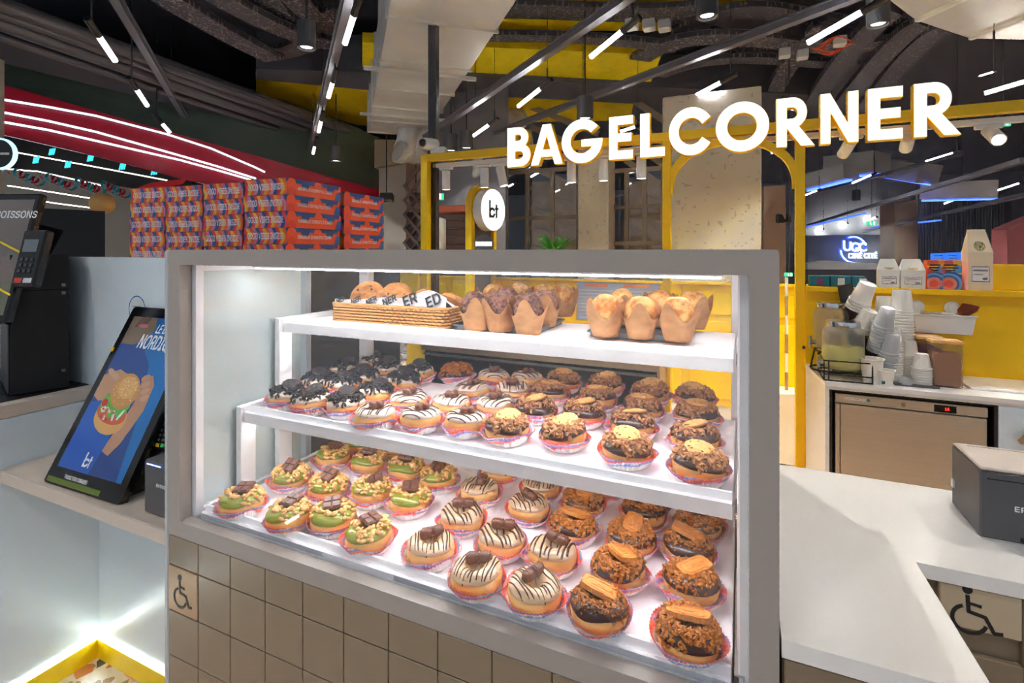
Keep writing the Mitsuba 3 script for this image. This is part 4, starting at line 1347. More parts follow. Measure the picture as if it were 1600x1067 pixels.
# broom, striped pole, bin in the gap left of the right post
def lean(name, lab, catg, pts, r, bs, extra=None):
    kk = thing(name, lab, catg)
    part(kk, 'handle', S(tube(pts, r, 10), bs))
    if extra:
        for nm, sh in extra:
            part(kk, nm, sh)
    return kk


p0, p1 = at(1229, 432, 3.75), at(1229, 700, 3.75)
kk = thing('striped_pole', 'white and brown banded pole standing left of the yellow post', 'pole')
for i in range(8):
    z0 = 1.35 - i * .14
    part(kk, 'band', S(tube([(p0[0], p0[1], z0), (p0[0], p0[1], z0 - .139)], .011, 10), 'mat_white_plastic' if i % 2 == 0 else 'mat_wood_mop'))
b0 = at_z(1231, 694, .0) if False else at(1231, 690, 3.95)
lean('broom', 'wooden broom leaning in the gap beside the yellow post', 'broom', [b0, at(1242, 505, 3.98)], .012, 'mat_wood_mop', [('bristles', S(hull([b0 + np.array([sx * a_, sy * .03, z_]) for sx in (-1, 1) for sy in (-1, 1) for a_, z_ in ((.05, .05), (.11, -.06))]), 'mat_brick_red'))])
one('beige_bin', S(bx(*(lambda q: (q[0] - .16, q[0] + .12))(at_y(1232, 640, 4.25)), 4.15, 4.36, 0.0, .52, .01), 'mat_laminate'), 'beige bin behind the broom beside the yellow post', 'bin')

# ---------------------------------------------------------------- things on the ledge
LEDGE = 1.3375


def on_ledge(x0, x1, y):
    a_, b_ = at_y(x0, 440, y), at_y(x1, 440, y)
    return a_[0], b_[0]


for i, (x0, x1, w) in enumerate(((1265, 1296, 'left'), (1297.5, 1329, 'middle'), (1331, 1352, 'right'))):
    a_, b_ = on_ledge(x0, x1, 3.5)
    kb = thing('teal_box', f'teal carton on the yellow ledge, {w} of three', 'box', 'teal cartons on the yellow ledge')
    part(kb, 'carton', S(bx(a_, b_, 3.49, 3.58, LEDGE, LEDGE + .062, .002), 'mat_teal_box'))
    part(kb, 'price_tag', S(bx(a_ + .035, a_ + .07, 3.488, 3.49, LEDGE + .004, LEDGE + .05), 'mat_purple' if i == 0 else 'mat_white_plastic'), label='small tag')


def paper_bag(x0, x1, y0, hz, depth, lab, name='coffee_bag', fold=.35, tall=False):
    a_, b_ = on_ledge(x0, x1, y0)
    kb = thing(name, lab, 'bag')
    w = b_ - a_
    zt_ = LEDGE + hz
    pts = []
    mm = hull([(a_, y0, LEDGE), (b_, y0, LEDGE), (a_, y0 + depth, LEDGE), (b_, y0 + depth, LEDGE), (a_ - .002, y0 - .004, LEDGE + hz * .62), (b_ + .002, y0 - .004, LEDGE + hz * .62), (a_, y0 + depth, LEDGE + hz * .62), (b_, y0 + depth, LEDGE + hz * .62),
               (a_ + w * .12, y0 + depth * .5, zt_ - .012), (b_ - w * .12, y0 + depth * .5, zt_ - .012), (a_ + w * .12, y0 + depth * .56, zt_), (b_ - w * .12, y0 + depth * .56, zt_)])
    part(kb, 'paper', S(mm, 'mat_kraft_cream' if hz > .2 else 'mat_cup_white'))
    n_ = mm
    # window and label follow the front face
    zA, zB = LEDGE + hz * .58, LEDGE + hz * .80
    L = [(ell(0, 0, w * .24, hz * .09), (170, 150, 90))] + [(ell(w * .2 * math.cos(j * 2.4) * .8, hz * .07 * math.sin(j * 1.7) * .8, w * .03, hz * .02), [(120, 120, 70), (214, 180, 100), (90, 80, 50)][j % 3]) for j in range(14)]
    m_, c_ = decal(L)
    front_low = (y0, y0 - .004)
    sl = (y0 - .004, LEDGE + hz * .62, y0 + depth * .5, zt_ - .012)
    up = np.array([0, sl[2] - sl[0], sl[3] - sl[1]])
    o_ = np.array([(a_ + b_) / 2, sl[0], sl[1]]) + up * .30
    part(kb, 'window', S(put(m_, frame_m(o_ + np.array([0, -.0012, 0]), (1, 0, 0), up)), 'mat_print', color=c_), label='oval window showing the dried contents')
    L = [(sbox(-w * .36, 0, w * .36, hz * .25), (70, 80, 130)), (sbox(-w * .345, hz * .012, w * .345, hz * .238), (240, 232, 220)), (sbox(-w * .3, hz * .17, w * .3, hz * .2), (130, 120, 130)), (sbox(-w * .3, hz * .11, w * .1, hz * .125), (150, 140, 140)), (sbox(w * .08, hz * .03, w * .28, hz * .07), (90, 90, 120))]
    m_, c_ = decal(L)
    part(kb, 'paper_label', S(put(m_, frame_m(((a_ + b_) / 2, y0 - .0042, LEDGE + hz * .14), (1, 0, 0), (0, 0, 1))), 'mat_print', color=c_), label='printed label')
    return kb


paper_bag(1374, 1405, 3.49, .163, .07, 'short white tea bag with oval window on the ledge, left one of two', 'tea_bag')
paper_bag(1408, 1446, 3.49, .163, .07, 'short white tea bag with oval window on the ledge, next to the orange cartons', 'tea_bag')
paper_bag(1513, 1551, 3.48, .325, .10, 'tall white paper coffee bag with folded top on the yellow ledge')
for i, (x0, x1) in enumerate(((1449, 1467.5), (1468.5, 1492))):
    a_, b_ = on_ledge(x0, x1, 3.49)
    w = .09
    b_ = a_ + (.072 if i == 0 else .095)
    kb = thing('orange_carton', ('orange carton with blue rings, left one of the pair on the ledge', 'orange carton with blue rings, right one of the pair on the ledge')[i], 'box', 'orange cartons on the ledge')
    mat('carton_orange', (226, 96, 40), .5) if i == 0 else None
    part(kb, 'carton', S(bx(a_, b_, 3.49, 3.56, LEDGE, LEDGE + .158, .001), 'mat_carton_orange'))
    W_ = b_ - a_
    fr_ = sbox(0, 0, W_, .157)
    L = [(fr_, (236, 170, 50)), (sbox(0, 0, W_, .082), (52, 90, 140))]
    for rr_, cc_ in ((.070, (46, 84, 140)), (.058, (110, 150, 190)), (.047, (52, 92, 150)), (.036, (226, 130, 110)), (.020, (226, 84, 60))):
        L.append((Point(W_ * .4, .030).buffer(rr_, 20).intersection(fr_), cc_))
    L += [(ell(W_ * .3, .145, .03, .02).intersection(fr_), (220, 90, 50)), (ell(W_ * .85, .11, .025, .02).intersection(fr_), (80, 140, 190)), (ell(W_ * .1, .10, .02, .014).intersection(fr_), (190, 60, 60))]
    L += [(sbox(W_ * .16, .128, W_ * .8, .136), (40, 30, 40)), (sbox(W_ * .1, .113, W_ * .86, .121), (40, 30, 40)), (sbox(W_ * .25, .100, W_ * .7, .107), (40, 30, 40))]
    m_, c_ = decal(L)
    part(kb, 'printed_front', S(moved(upright(m_), (a_, 3.4895, LEDGE)), 'mat_print', color=c_), label='printed front with blue and orange rings')
k = thing('yellow_planter', 'curved yellow ledge divider behind the orange cartons', 'divider')
a_, b_ = on_ledge(1478, 1516, 3.57)
part(k, 'board', S(moved(upright(ext(sbox(0, 0, .16, .14).intersection(unary_union([sbox(0, 0, .09, .14), Point(.09, .05).buffer(.085), sbox(0, 0, .16, .05)])), .02)), (a_, 3.60, LEDGE)), 'mat_yellow'))
k = thing('yellow_planter_box', 'yellow trough box on the ledge right of the coffee bag', 'planter')
a_, b_ = on_ledge(1548, 1700, 3.56)
part(k, 'front_board', S(bx(a_, 3.1, 3.55, 3.57, LEDGE, LEDGE + .135, .002), 'mat_yellow'))
part(k, 'divider_board', S(bx(a_ + .18, a_ + .20, 3.5405, 3.549, LEDGE, LEDGE + .135, .002), 'mat_yellow'))
part(k, 'back_board', S(bx(a_, 3.1, 3.68, 3.70, LEDGE, LEDGE + .135, .002), 'mat_yellow'))

# ---------------------------------------------------------------- things on the back counter
Z0 = LZ + .0005


def jar(cx, cy, r, zb, zt_, lab, liquid=None, name='drink_dispenser', rack=True):
    kj = thing(name, lab, 'drink dispenser')
    h = zt_ - zb
    prof = [(.001, zb), (r * .72, zb), (r * .92, zb + h * .05), (r, zb + h * .13), (r, zb + h * .74), (r * .93, zb + h * .86), (r * .76, zb + h * .93), (r * .74, zb + h * .98)]
    part(kj, 'jar', S(lathe(prof, 40).apply_translation([cx, cy, 0]), 'mat_jar', True), label='clear glass jar')
    part(kj, 'lid', S(lathe([(.001, zt_ + .008), (r * .78, zt_ + .008), (r * .80, zt_ + .004), (r * .80, zt_ - .018), (r * .77, zt_ - .020)], 36).apply_translation([cx, cy, 0]), 'mat_chrome', 40), label='chrome lid')
    if liquid:
        q = .975
        pr = [(.0005, zb + .004), (r * .70 * q, zb + .004), (r * .92 * q, zb + h * .055), (r * q, zb + h * .135), (r * q, liquid), (.0005, liquid)]
        part(kj, 'lemonade', S(lathe(pr, 40).apply_translation([cx, cy, 0]), 'mat_drink'), label='pale yellow lemonade')
    tz_ = zb + h * .16
    part(kj, 'tap', S(cat(tube([(cx - r * .9, cy - r * .35, tz_), (cx - r * 1.25, cy - r * .5, tz_)], .011, 10), tube([(cx - r * 1.2, cy - r * .48, tz_ + .028), (cx - r * 1.2, cy - r * .48, tz_ - .03)], .008, 8), tube([(cx - r * 1.26, cy - r * .52, tz_ + .03), (cx - r * 1.14, cy - r * .44, tz_ + .03)], .007, 8)), 'mat_chrome', True), label='chrome tap')
    return kj


c1 = at_y(1317, 530, 3.20)
jar(c1[0], c1[1], .098, .915, 1.165, 'glass drink dispenser half full of pale yellow lemonade, in front', 1.035)
c2 = at_y(1298, 500, 3.38)
jar(c2[0], c2[1], .088, .985, 1.245, 'empty glass drink dispenser behind the lemonade dispenser')
k = thing('wire_stand', 'black wire stand under the lemonade dispenser', 'stand')
w_ = []
x0, x1, y0, y1 = c1[0] - .10, c1[0] + .11, 3.09, 3.31
for z in (Z0 + .004, Z0 + .035, Z0 + .105):
    pts = [(x0, y0, z), (x1, y0, z), (x1, y1, z), (x0, y1, z)]
    w_.append(tube(pts + pts[:1], .0035, 6))
for (x, y) in ((x0, y0), (x1, y0), (x1, y1), (x0, y1), (x0 + .02, y0), (x1 - .05, y1)):
    w_.append(tube([(x, y, Z0 + .004), (x, y, Z0 + .105)], .0035, 6))
for q in (.3, .7):
    w_.append(tube([(x0, y0 + q * .22, Z0 + .035), (x1, y0 + q * .22, Z0 + .035)], .0045, 6))
part(k, 'wires', S(cat(w_), 'mat_black', True))
k = thing('wire_stand', 'black round wire stand under the empty rear dispenser', 'stand')
ang = np.linspace(0, 2 * PI, 30, endpoint=False)
w_ = [tube([(c2[0] + r_q * math.cos(t), c2[1] + r_q * math.sin(t), z) for t in ang], .005, 6, True) for z, r_q in ((Z0 + .006, .10), (Z0 + .11, .08))]
w_ += [tube([(c2[0] + .10 * math.cos(t), c2[1] + .10 * math.sin(t), Z0 + .006), (c2[0] + .08 * math.cos(t), c2[1] + .08 * math.sin(t), Z0 + .11)], .0045, 6) for t in (0, PI / 2, PI, 3 * PI / 2)]
part(k, 'wires', S(cat(w_), 'mat_black', True))


def cup_mesh(r0, r1, h, n=20):
    """Open cup, mouth up: base r0, mouth r1, rolled rim."""
    return lathe([(.001, .004), (r0 * .96, .004), (r0, 0), (r1 - .001, h - .0075), (r1 + .0042, h - .006), (r1 + .0044, h), (r1 - .001, h), (r0 * .97, .006), (.001, .006)], n)


CUPS = {}


def cup_stack(cx, cy, z, n, r0, r1, h, step, lab, grp, inverted=True, axis=None, bs='mat_cup_white', name='paper_cup'):
    key = (r0, r1, h, bs)
    if key not in CUPS:
        CUPS[key] = S(cup_mesh(r0, r1, h), bs, 40)
    for i in range(n):
        kk_ = numbered(name)
        nth = 'topmost' if i == n - 1 else f'{n - i}{ {2: "nd", 3: "rd", 22: "nd", 23: "rd", 21: "st"}.get(n - i, "th")} from top'
        labels[kk_] = {'label': f'{lab}, {nth}', 'category': 'cup', 'group': grp}
        d = dict(CUPS[key])
        M = T().translate([cx, cy, z])
        if axis is not None:
            M = M.rotate([0, 1, 0], axis[0]).rotate([1, 0, 0], axis[1])
        M = M.translate([0, 0, i * step])
        if inverted:
            M = M.translate([0, 0, h]).rotate([1, 0, 0], 180)
        d['to_world'] = M
        scene[kk_] = d


def st_at(px, y):
    q = at_y(px, 560, y)
    return q[0], q[1]


gx, gy = st_at(1409, 3.33)
cup_stack(gx, gy, Z0, 24, .040, .052, .110, .0155, 'white paper cup in the tallest stack on the back counter', 'cups of the tallest stack')
gx, gy = st_at(1381, 3.40)
cup_stack(gx, gy, Z0, 22, .034, .046, .100, .0155, 'white paper cup in the tall stack behind the clear cups', 'cups of the tall rear stack')
gx, gy = st_at(1395, 3.22)
cup_stack(gx, gy, Z0, 16, .028, .040, .085, .0135, 'white paper cup in the medium stack before the tallest', 'cups of the medium stack')
gx, gy = st_at(1421, 3.26)
cup_stack(gx, gy, Z0 + .008, 11, .028, .038, .075, .0125, 'small white cup in the rear stack on the dark tray', 'cups of the rear tray stack')
gx, gy = st_at(1440, 3.19)
cup_stack(gx, gy, Z0 + .008, 7, .028, .040, .075, .0125, 'small white cup in the front stack on the dark tray', 'cups of the front tray stack')
gx, gy = st_at(1362, 3.135)
one('paper_cup', S(cup_mesh(.038, .052, .128, 32).apply_translation([gx, gy, Z0]), 'mat_cup_white', 40), 'large single white paper cup standing open on the back counter', 'cup')
gx, gy = st_at(1383, 3.11)
k = thing('paper_cup', 'small single white paper cup with a blue mark, beside the large cup', 'cup')
part(k, 'cup', S(cup_mesh(.030, .040, .078, 32).apply_translation([gx, gy, Z0]), 'mat_cup_white', 40))
part(k, 'blue_mark', S(bx(gx - .022, gx - .008, gy - .0365, gy - .033, Z0 + .012, Z0 + .026), 'mat_teal_box'))
k = thing('cup_dispenser', 'black tilted cup dispenser stand holding paper and clear cups', 'cup dispenser')
gx, gy = st_at(1372, 3.30)
part(k, 'stand', S(hull([(gx + x, gy + y, Z0 + z) for x, y, z in ((-.06, -.05, 0), (.07, -.05, 0), (-.06, .10, 0), (.07, .10, 0), (-.04, -.04, .16), (.085, -.04, .15), (-.04, .1, .2), (.08, .1, .2))]), 'mat_black'))
part(k, 'back_plate', S(put(bx(-.075, .0, .07, .08, .1, .50, .003), frame_m((gx - .01, gy + .03, Z0), (1, 0, .18), (0, 1, 0))), 'mat_black'))
cup_stack(gx - .095, gy + .02, Z0 + .36, 4, .040, .052, .110, .0155, 'white paper cup in the upper holder of the dispenser', 'cups in the tilted upper holder', True, (18, 18))
cup_stack(gx - .085, gy + .00, Z0 + .245, 3, .034, .046, .100, .0155, 'white paper cup in the lower holder of the dispenser', 'cups in the tilted lower holder', True, (20, 20))
cup_stack(gx - .015, gy - .055, Z0 + .15, 9, .030, .046, .105, .018, 'clear plastic cup in the upper sleeve of the dispenser', 'clear cups in the upper sleeve', True, (8, 16), 'mat_cup_clear', 'clear_cup')
cup_stack(gx + .015, gy - .075, Z0 + .03, 8, .030, .044, .105, .018, 'clear plastic cup in the lower sleeve of the dispenser', 'clear cups in the lower sleeve', True, (6, 12), 'mat_cup_clear', 'clear_cup')
k = thing('serving_tray', 'dark flat tray under the small cup stacks', 'tray')
ta, tb = st_at(1396, 3.15), st_at(1466, 3.15)
part(k, 'base', S(bx(ta[0], tb[0], 3.13, 3.30, Z0, Z0 + .006, .002), 'mat_anthracite'))
part(k, 'rim', S(cat(bx(ta[0], tb[0], 3.125, 3.13, Z0, Z0 + .012), bx(ta[0], tb[0], 3.30, 3.305, Z0, Z0 + .012)), 'mat_anthracite'))
gx, gy = st_at(1414, 3.155)
one('dome_lid', S(lathe([(.036, 0), (.034, .012), (.024, .03), (.001, .036)], 24).apply_translation([gx, gy, Z0 + .0065]), 'mat_cup_clear', True), 'clear plastic dome lid on the dark tray', 'dome')  # clear domed lid resting on the tray
for i, (px, w, y, lab, bs) in enumerate(((1481, .122, 3.17, 'clear square canister of brown powder, nearest of the canisters', 'mat_coffee_powder'), (1454, .11, 3.29, 'canister of purple powder behind the brown powder canister', 'mat_purple'), (1440, .12, 3.40, 'canister with a wooden lid, rearmost of the canisters', 'mat_coffee_powder'))):
    gx, gy = st_at(px, y)
    kc = thing('powder_canister', lab, 'canister')
    part(kc, 'jar', S(bx(gx - w / 2, gx + w / 2, gy, gy + .09, Z0, Z0 + .215, .008), 'mat_canister'), label='clear plastic jar')
    part(kc, 'powder', S(bx(gx - w / 2 + .006, gx + w / 2 - .006, gy + .006, gy + .084, Z0 + .006, Z0 + .170, .006), bs), label='powder filling')
    part(kc, 'lid', S(bx(gx - w / 2 - .002, gx + w / 2 + .002, gy - .002, gy + .092, Z0 + .2155, Z0 + .232, .003), 'mat_rope'), label='pale wooden lid')
# hanging bin
k = thing('hanging_bin', 'white plastic trough hung on the yellow wall by suction cups', 'bin')
a_, b_ = at_y(1426, 500, 3.42)[0], at_y(1523, 500, 3.42)[0]
zt_, zb_ = at_y(1475, 492, 3.42)[2], at_y(1475, 521, 3.42)[2]
sh_ = hull([(x, y, z) for x, y, z in ((a_, 3.395, zt_), (b_, 3.395, zt_), (a_, 3.485, zt_), (b_, 3.485, zt_), (a_ + .012, 3.41, zb_), (b_ - .012, 3.41, zb_), (a_ + .012, 3.48, zb_), (b_ - .012, 3.48, zb_))])
part(k, 'trough', S(sh_, 'mat_white_plastic'))
part(k, 'rim', S(cat(bx(a_ - .004, b_ + .004, 3.390, 3.397, zt_ - .006, zt_ + .003, .002), bx(a_ - .004, a_ + .003, 3.39, 3.49, zt_ - .006, zt_ + .003), bx(b_ - .003, b_ + .004, 3.39, 3.49, zt_ - .006, zt_ + .003)), 'mat_white_plastic'))
for px, py in ((1434, 479), (1489, 481)):
    q = at_y(px, py, 3.48)
    part(k, 'suction_cup', S(cat(upright(ext(Point(q[0], q[2]).buffer(.034, 20), .008), 3.499), upright(ext(Point(q[0], q[2]).buffer(.019, 20), .012), 3.491), bx(q[0] - .012, q[0] + .012, 3.482, 3.492, zt_, q[2])), 'mat_cup_white'), label='round white suction cup')
q = at_y(1509, 492, 3.44)
one('foil_pouch', S(hull(np.array([q[0], 3.44, zt_]) + np.random.default_rng(4).normal(size=(26, 3)) * [.022, .014, .022] + [0, 0, .028]), 'mat_foil'), 'crumpled shiny brown pouch sticking out of the hanging bin', 'pouch')
for i, px in enumerate((1448, 1462, 1477)):
    q = at_y(px, 490, 3.44)
    one('round_lid', S(trimesh.creation.cylinder(.026, .008, sections=24).apply_translation([q[0], 3.44, zt_ + .0075]), 'mat_chrome' if i < 2 else 'mat_white_plastic', 40), f'flat round lid lying in the hanging bin, {("left", "middle", "right")[i]} one', 'tin', 'lids in the hanging bin')  # loose steel and white lids lying in the bin
# hanging wire on the post
wpts = [at_y(x, y, 3.535) for x, y in ((1259, 440), (1257, 470), (1255, 500), (1257, 530), (1256, 540))]
k = thing('hanging_cable', 'thin black cable hanging down the yellow post', 'cable')
part(k, 'wire', S(tube(wpts, .003, 6), 'mat_black'))
part(k, 'plug', S(bx(wpts[-1][0] - .008, wpts[-1][0] + .008, wpts[-1][1] - .008, wpts[-1][1] + .008, wpts[-1][2] - .02, wpts[-1][2], .002), 'mat_black'))
# ================================================================ YELLOW PORTAL, SIGN, TRACK LIGHTS
k = thing('yellow_portal', 'yellow steel portal frame with an arch, carrying the white shop sign', 'frame')
GY0, GY1 = 3.53, 3.59
ul, um, ur = at_y(657, 240, GY0)[0], at_y(1035, 240, GY0)[0], at_y(1243, 390, GY0)[0]
BZ0, BZ1 = 2.283, 2.342
part(k, 'post', S(bx(ul, ul + .065, GY0, GY1, 0, BZ0, .002), 'mat_yellow'))
part(k, 'post', S(bx(um, um + .052, GY0, GY1, 0, BZ0, .002), 'mat_yellow'))
part(k, 'post', S(bx(ur, ur + .052, GY0, GY1, 0, BZ0, .002), 'mat_yellow'))
part(k, 'beam', S(bx(ul, 4.2, GY0, GY1, BZ0, BZ1, .002), 'mat_yellow'))
ca, ra = (um + .052 + ur) / 2, (ur - um - .052) / 2
t = np.linspace(0, PI, 40)
oute = np.stack([ca + (ra + .03) * np.cos(t), 1.93 + .345 * np.sin(t) ** .8], 1)
inn = np.stack([ca + (ra - .015) * np.cos(t), 1.93 + .30 * np.sin(t) ** .8], 1)
part(k, 'arch', S(moved(upright(ext(Polygon(np.vstack([oute, inn[::-1]])).buffer(0), .05)), (0, GY1 - .005, 0)), 'mat_yellow'))
one('light_rail', S(bx(ul + .07, 4.0, GY0 + .07, GY0 + .105, BZ0 - .045, BZ0 - .01, .003), 'mat_white_plastic'), 'long white lighting rail under the yellow beam', 'rail')


def track_spot(px, py, tilt, lab, r=.034, h=.155, beam=None, y=GY0 + .085, faces=None):
    q = at_y(px, py, y)
    ks = thing('track_spotlight', lab, 'spotlight', 'white spotlights on the rail under the beam')
    z1 = BZ0 - .047
    part(ks, 'adapter', S(bx(q[0] - .06, q[0] + .06, y - .018, y + .018, z1 - .02, z1, .003), 'mat_white_plastic'))
    M = T().translate([q[0], y, z1 - .03]).rotate([0, 1, 0], tilt[0]).rotate([1, 0, 0], tilt[1])
    part(ks, 'housing', S(lathe([(.001, 0), (r, 0), (r, -h), (r * .86, -h), (r * .84, -h + .012), (.001, -h + .012)], 28), 'mat_white_plastic', 40), M)
    part(ks, 'lamp', S(lathe([(.001, -h + .010), (r * .83, -h + .010)], 28), 'mat_white', emit=[14, 12, 9.5], weight=.3), M, label='glowing lamp face')
    d = np.array([math.sin(math.radians(-tilt[0])), math.sin(math.radians(tilt[1])), -1.0])
    d /= np.linalg.norm(d)
    o = np.array([q[0], y, z1 - .03]) + d * (h + .02)
    if beam:
        scene['spot_' + ks] = {'type': 'spot', 'to_world': T().look_at(origin=o.tolist(), target=(o + d).tolist(), up=[0, 1, .01]), 'intensity': rgb(np.array([1.0, .86, .68]) * beam), 'cutoff_angle': 48.0, 'beam_width': 25.0, 'sampling_weight': 1.5}


for px, tl, w in ((697, (0, 0), 'leftmost, above the round sign'), (757, (0, 0), 'second from the left, upright'), (781, (-14, 0), 'third from the left, tilted'), (893, (0, 0), 'under letters A and G'), (943, (0, 0), 'under the letter G'), (1002, (0, 0), 'under the letter L')):
    track_spot(px, 270, tl, f'white cylinder spotlight under the beam, {w}', beam=3.0)
track_spot(1330, 225, (20, 68), 'white cylinder spotlight turned sideways below the letter N', beam=9)
track_spot(1420, 225, (-25, 72), 'white cylinder spotlight turned sideways below the letter E', beam=9)
track_spot(1545, 232, (4, -60), 'white cylinder spotlight aimed at the viewer with bright flare', beam=9)

BL_, ST = 1.0, .2


def arc(cx, cy, r, a0, a1, n=40):
    return [(cx + r * math.cos(math.radians(q)), cy + r * math.sin(math.radians(q))) for q in np.linspace(a0, a1, n)]


def ring_(cx, cy, ro, ri):
    return Point(cx, cy).buffer(ro, 32).difference(Point(cx, cy).buffer(ri, 32))


def letter(ch):
    if ch == 'E':
        return unary_union([sbox(0, 0, .21, 1), sbox(0, 0, .62, .185), sbox(0, .41, .58, .59), sbox(0, .815, .62, 1)])
    if ch == 'L':
        return unary_union([sbox(0, 0, .22, 1), sbox(0, 0, .6, .19)])
    if ch == 'O':
        return ring_(.5, .5, .53, .31)
    if ch == 'C':
        w = Polygon([(.55, .5), (1.4, 1.12), (1.4, -.12)])
        return ring_(.5, .5, .53, .31).difference(w)
    if ch == 'G':
        w = Polygon([(.50, .52), (1.3, 1.15), (1.3, .52)])
        return unary_union([ring_(.5, .5, .53, .31).difference(w), sbox(.50, .37, 1.02, .53)]).difference(sbox(1.03, 0, 2, 1))
    if ch == 'N':
        return unary_union([sbox(0, 0, .2, 1), sbox(.62, 0, .82, 1), Polygon([(0, 1), (.2, 1.0), (.82, 0), (.62, 0)])])
    if ch == 'A':
        return Polygon([(0, 0), (.36, 1), (.60, 1), (.96, 0), (.74, 0), (.67, .20), (.29, .20), (.22, 0)]).difference(Polygon([(.345, .36), (.615, .36), (.48, .76)]))
    if ch == 'B':
        up = unary_union([sbox(0, .5, .30, 1), Point(.30, .735).buffer(.265, 24)]).intersection(sbox(0, .46, 1, 1))
        lo = unary_union([sbox(0, 0, .34, .56), Point(.34, .285).buffer(.285, 24)]).intersection(sbox(0, 0, 1, .57))
        h1 = unary_union([sbox(.2, .65, .30, .83), Point(.30, .74).buffer(.09, 16)])
        h2 = unary_union([sbox(.2, .18, .33, .40), Point(.33, .29).buffer(.11, 16)])
        return unary_union([up, lo, sbox(0, 0, .2, 1)]).difference(h1).difference(h2)
    if ch == 'R':
        up = unary_union([sbox(0, .38, .34, 1), Point(.34, .69).buffer(.31, 24)]).intersection(sbox(0, .38, 1, 1))
        hole = unary_union([sbox(.2, .56, .34, .82), Point(.34, .69).buffer(.13, 16)])
        return unary_union([up.difference(hole), sbox(0, 0, .21, 1), Polygon([(.22, .40), (.46, .42), (.80, 0), (.54, 0)])])


k = thing('shop_sign', 'illuminated white letters with yellow sides spelling BAGELCORNER on the yellow beam', 'sign')
SY = 3.50
spans = (('B', 793, 828), ('A', 830, 878), ('G', 878, 940.6), ('E', 952, 988), ('L', 1000.6, 1038), ('C', 1045.6, 1109), ('O', 1119, 1201), ('R', 1214, 1271), ('N', 1283, 1340.6), ('E', 1357, 1410), ('R', 1429.5, 1500))
for ch, x0, x1 in spans:
    a_, b_ = at_y(x0, 230, SY)[0], at_y(x1, 230, SY)[0]
    g = letter(ch)
    gx0, gy0, gx1, gy1 = g.bounds
    g = affinity.affine_transform(g, [(b_ - a_) / (gx1 - gx0), 0, 0, .290, a_ - gx0 * (b_ - a_) / (gx1 - gx0), 2.182])
    body = part(k, 'letter_' + ch.lower(), S(moved(upright(ext(g.buffer(.005, 4, join_style=2), .055)), (0, SY + .062, 0)), 'mat_yellow'), label='yellow letter body ' + ch)
    part(body, 'lit_face', S(moved(upright(ext(g.buffer(.002, 4, join_style=2), .004)), (0, SY + .004, 0)), 'mat_white', emit=[.74, 1.0, 1.03], weight=.35), label='glowing white face')

# security camera on the portal
k = thing('security_camera', 'white round security camera on top of the left end of the yellow beam', 'camera')
q = at_y(668, 231, 3.52)
part(k, 'mount', S(bx(q[0] + .02, q[0] + .16, 3.52, 3.57, BZ1 + .001, BZ1 + .05, .008), 'mat_white_plastic'))
e = lathe([(.001, .09), (.030, .085), (.047, .06), (.050, .0), (.048, -.05), (.040, -.06), (.001, -.06)], 28)
part(k, 'head', S(moved(e, (q[0] + .03, 3.52, BZ1 + .075), rx=PI / 2, rz=-.5), 'mat_white_plastic', 40))
part(k, 'lens', S(moved(trimesh.creation.icosphere(2, .034), (q[0] + .005, 3.45, BZ1 + .075)), 'mat_black_gloss', True), label='dark glossy lens')
# black ceiling post
q0 = at_y(671, 200, 3.62)
q1 = at_y(683, 200, 3.62)
one('ceiling_post', S(bx(q0[0], q1[0], 3.60, 3.65, .0, 4.75), 'mat_black'), 'square black post rising behind the left end of the yellow beam', 'post')

# ================================================================ CEILING: duct, trays, tracks, lamps
k = thing('air_duct', 'large rectangular galvanised air duct hanging from the ceiling', 'duct')
zb = 3.45
PL = [at_z(x, y, zb) for x, y in ((640, -40), (634, 0), (622, 72), (603, 128), (585, 185), (577, 200))]
PR = [at_z(x, y, zb) for x, y in ((800, -40), (782, 2), (737, 97), (706, 150), (676, 198), (662, 216))]
aL, bL_, aR, bR_ = PL[1], PL[-1], PR[1], PR[-1]
dirv = ((bL_ - aL) + (bR_ - aR)) / 2
dirv /= np.linalg.norm(dirv)
side = np.cross(dirv, [0, 0, 1])
w0 = 1.02
cen = (bL_ + bR_) / 2
wid = abs((bR_ - bL_) @ side)
Ld = 6.0
Md = frame_m(cen, side, dirv)


def duct_box(u0, u1, v0, v1, z0, z1):
    return put(bx(u0, u1, v0, v1, z0, z1), Md)


hw = wid / 2
secs = [0, .75, 1.5, 2.3, 3.2, 4.2, 5.2, 6.2]
for i in range(len(secs) - 1):
    part(k, 'duct_section', S(duct_box(-hw, hw, -secs[i + 1] + .012, -secs[i] - .012, .0, .62), 'mat_duct'))
for v_ in secs:
    part(k, 'flange', S(duct_box(-hw - .025, hw + .025, -v_ - .012, -v_ + .012, -.022, .645), 'mat_duct'))
for v_ in (1.15, 3.0):
    part(k, 'support_rail', S(duct_box(-hw - .16, hw + .12, -v_ - .018, -v_ + .018, -.045, -.005), 'mat_duct'))

k = thing('air_duct', 'wide beige air duct at the upper right corner of the ceiling', 'duct')
zb2 = 3.35
pg = [at_z(x, y, zb2) for x, y in ((1390, 0), (1432, 32), (1516, 60), (1600, 62), (1900, 40), (1900, -120), (1350, -60))]
low = np.array(pg)
part(k, 'duct_section', S(hull(np.vstack([low, low + [0, 0, .5]])), 'mat_duct'))
for (x0, y0, x1, y1) in ((1432, 32, 1510, -4), (1516, 60, 1620, 22)):
    part(k, 'flange', S(bar(at_z(x0, y0, zb2 - .01), at_z(x1, y1, zb2 - .01), .04, .03), 'mat_cup_white'))

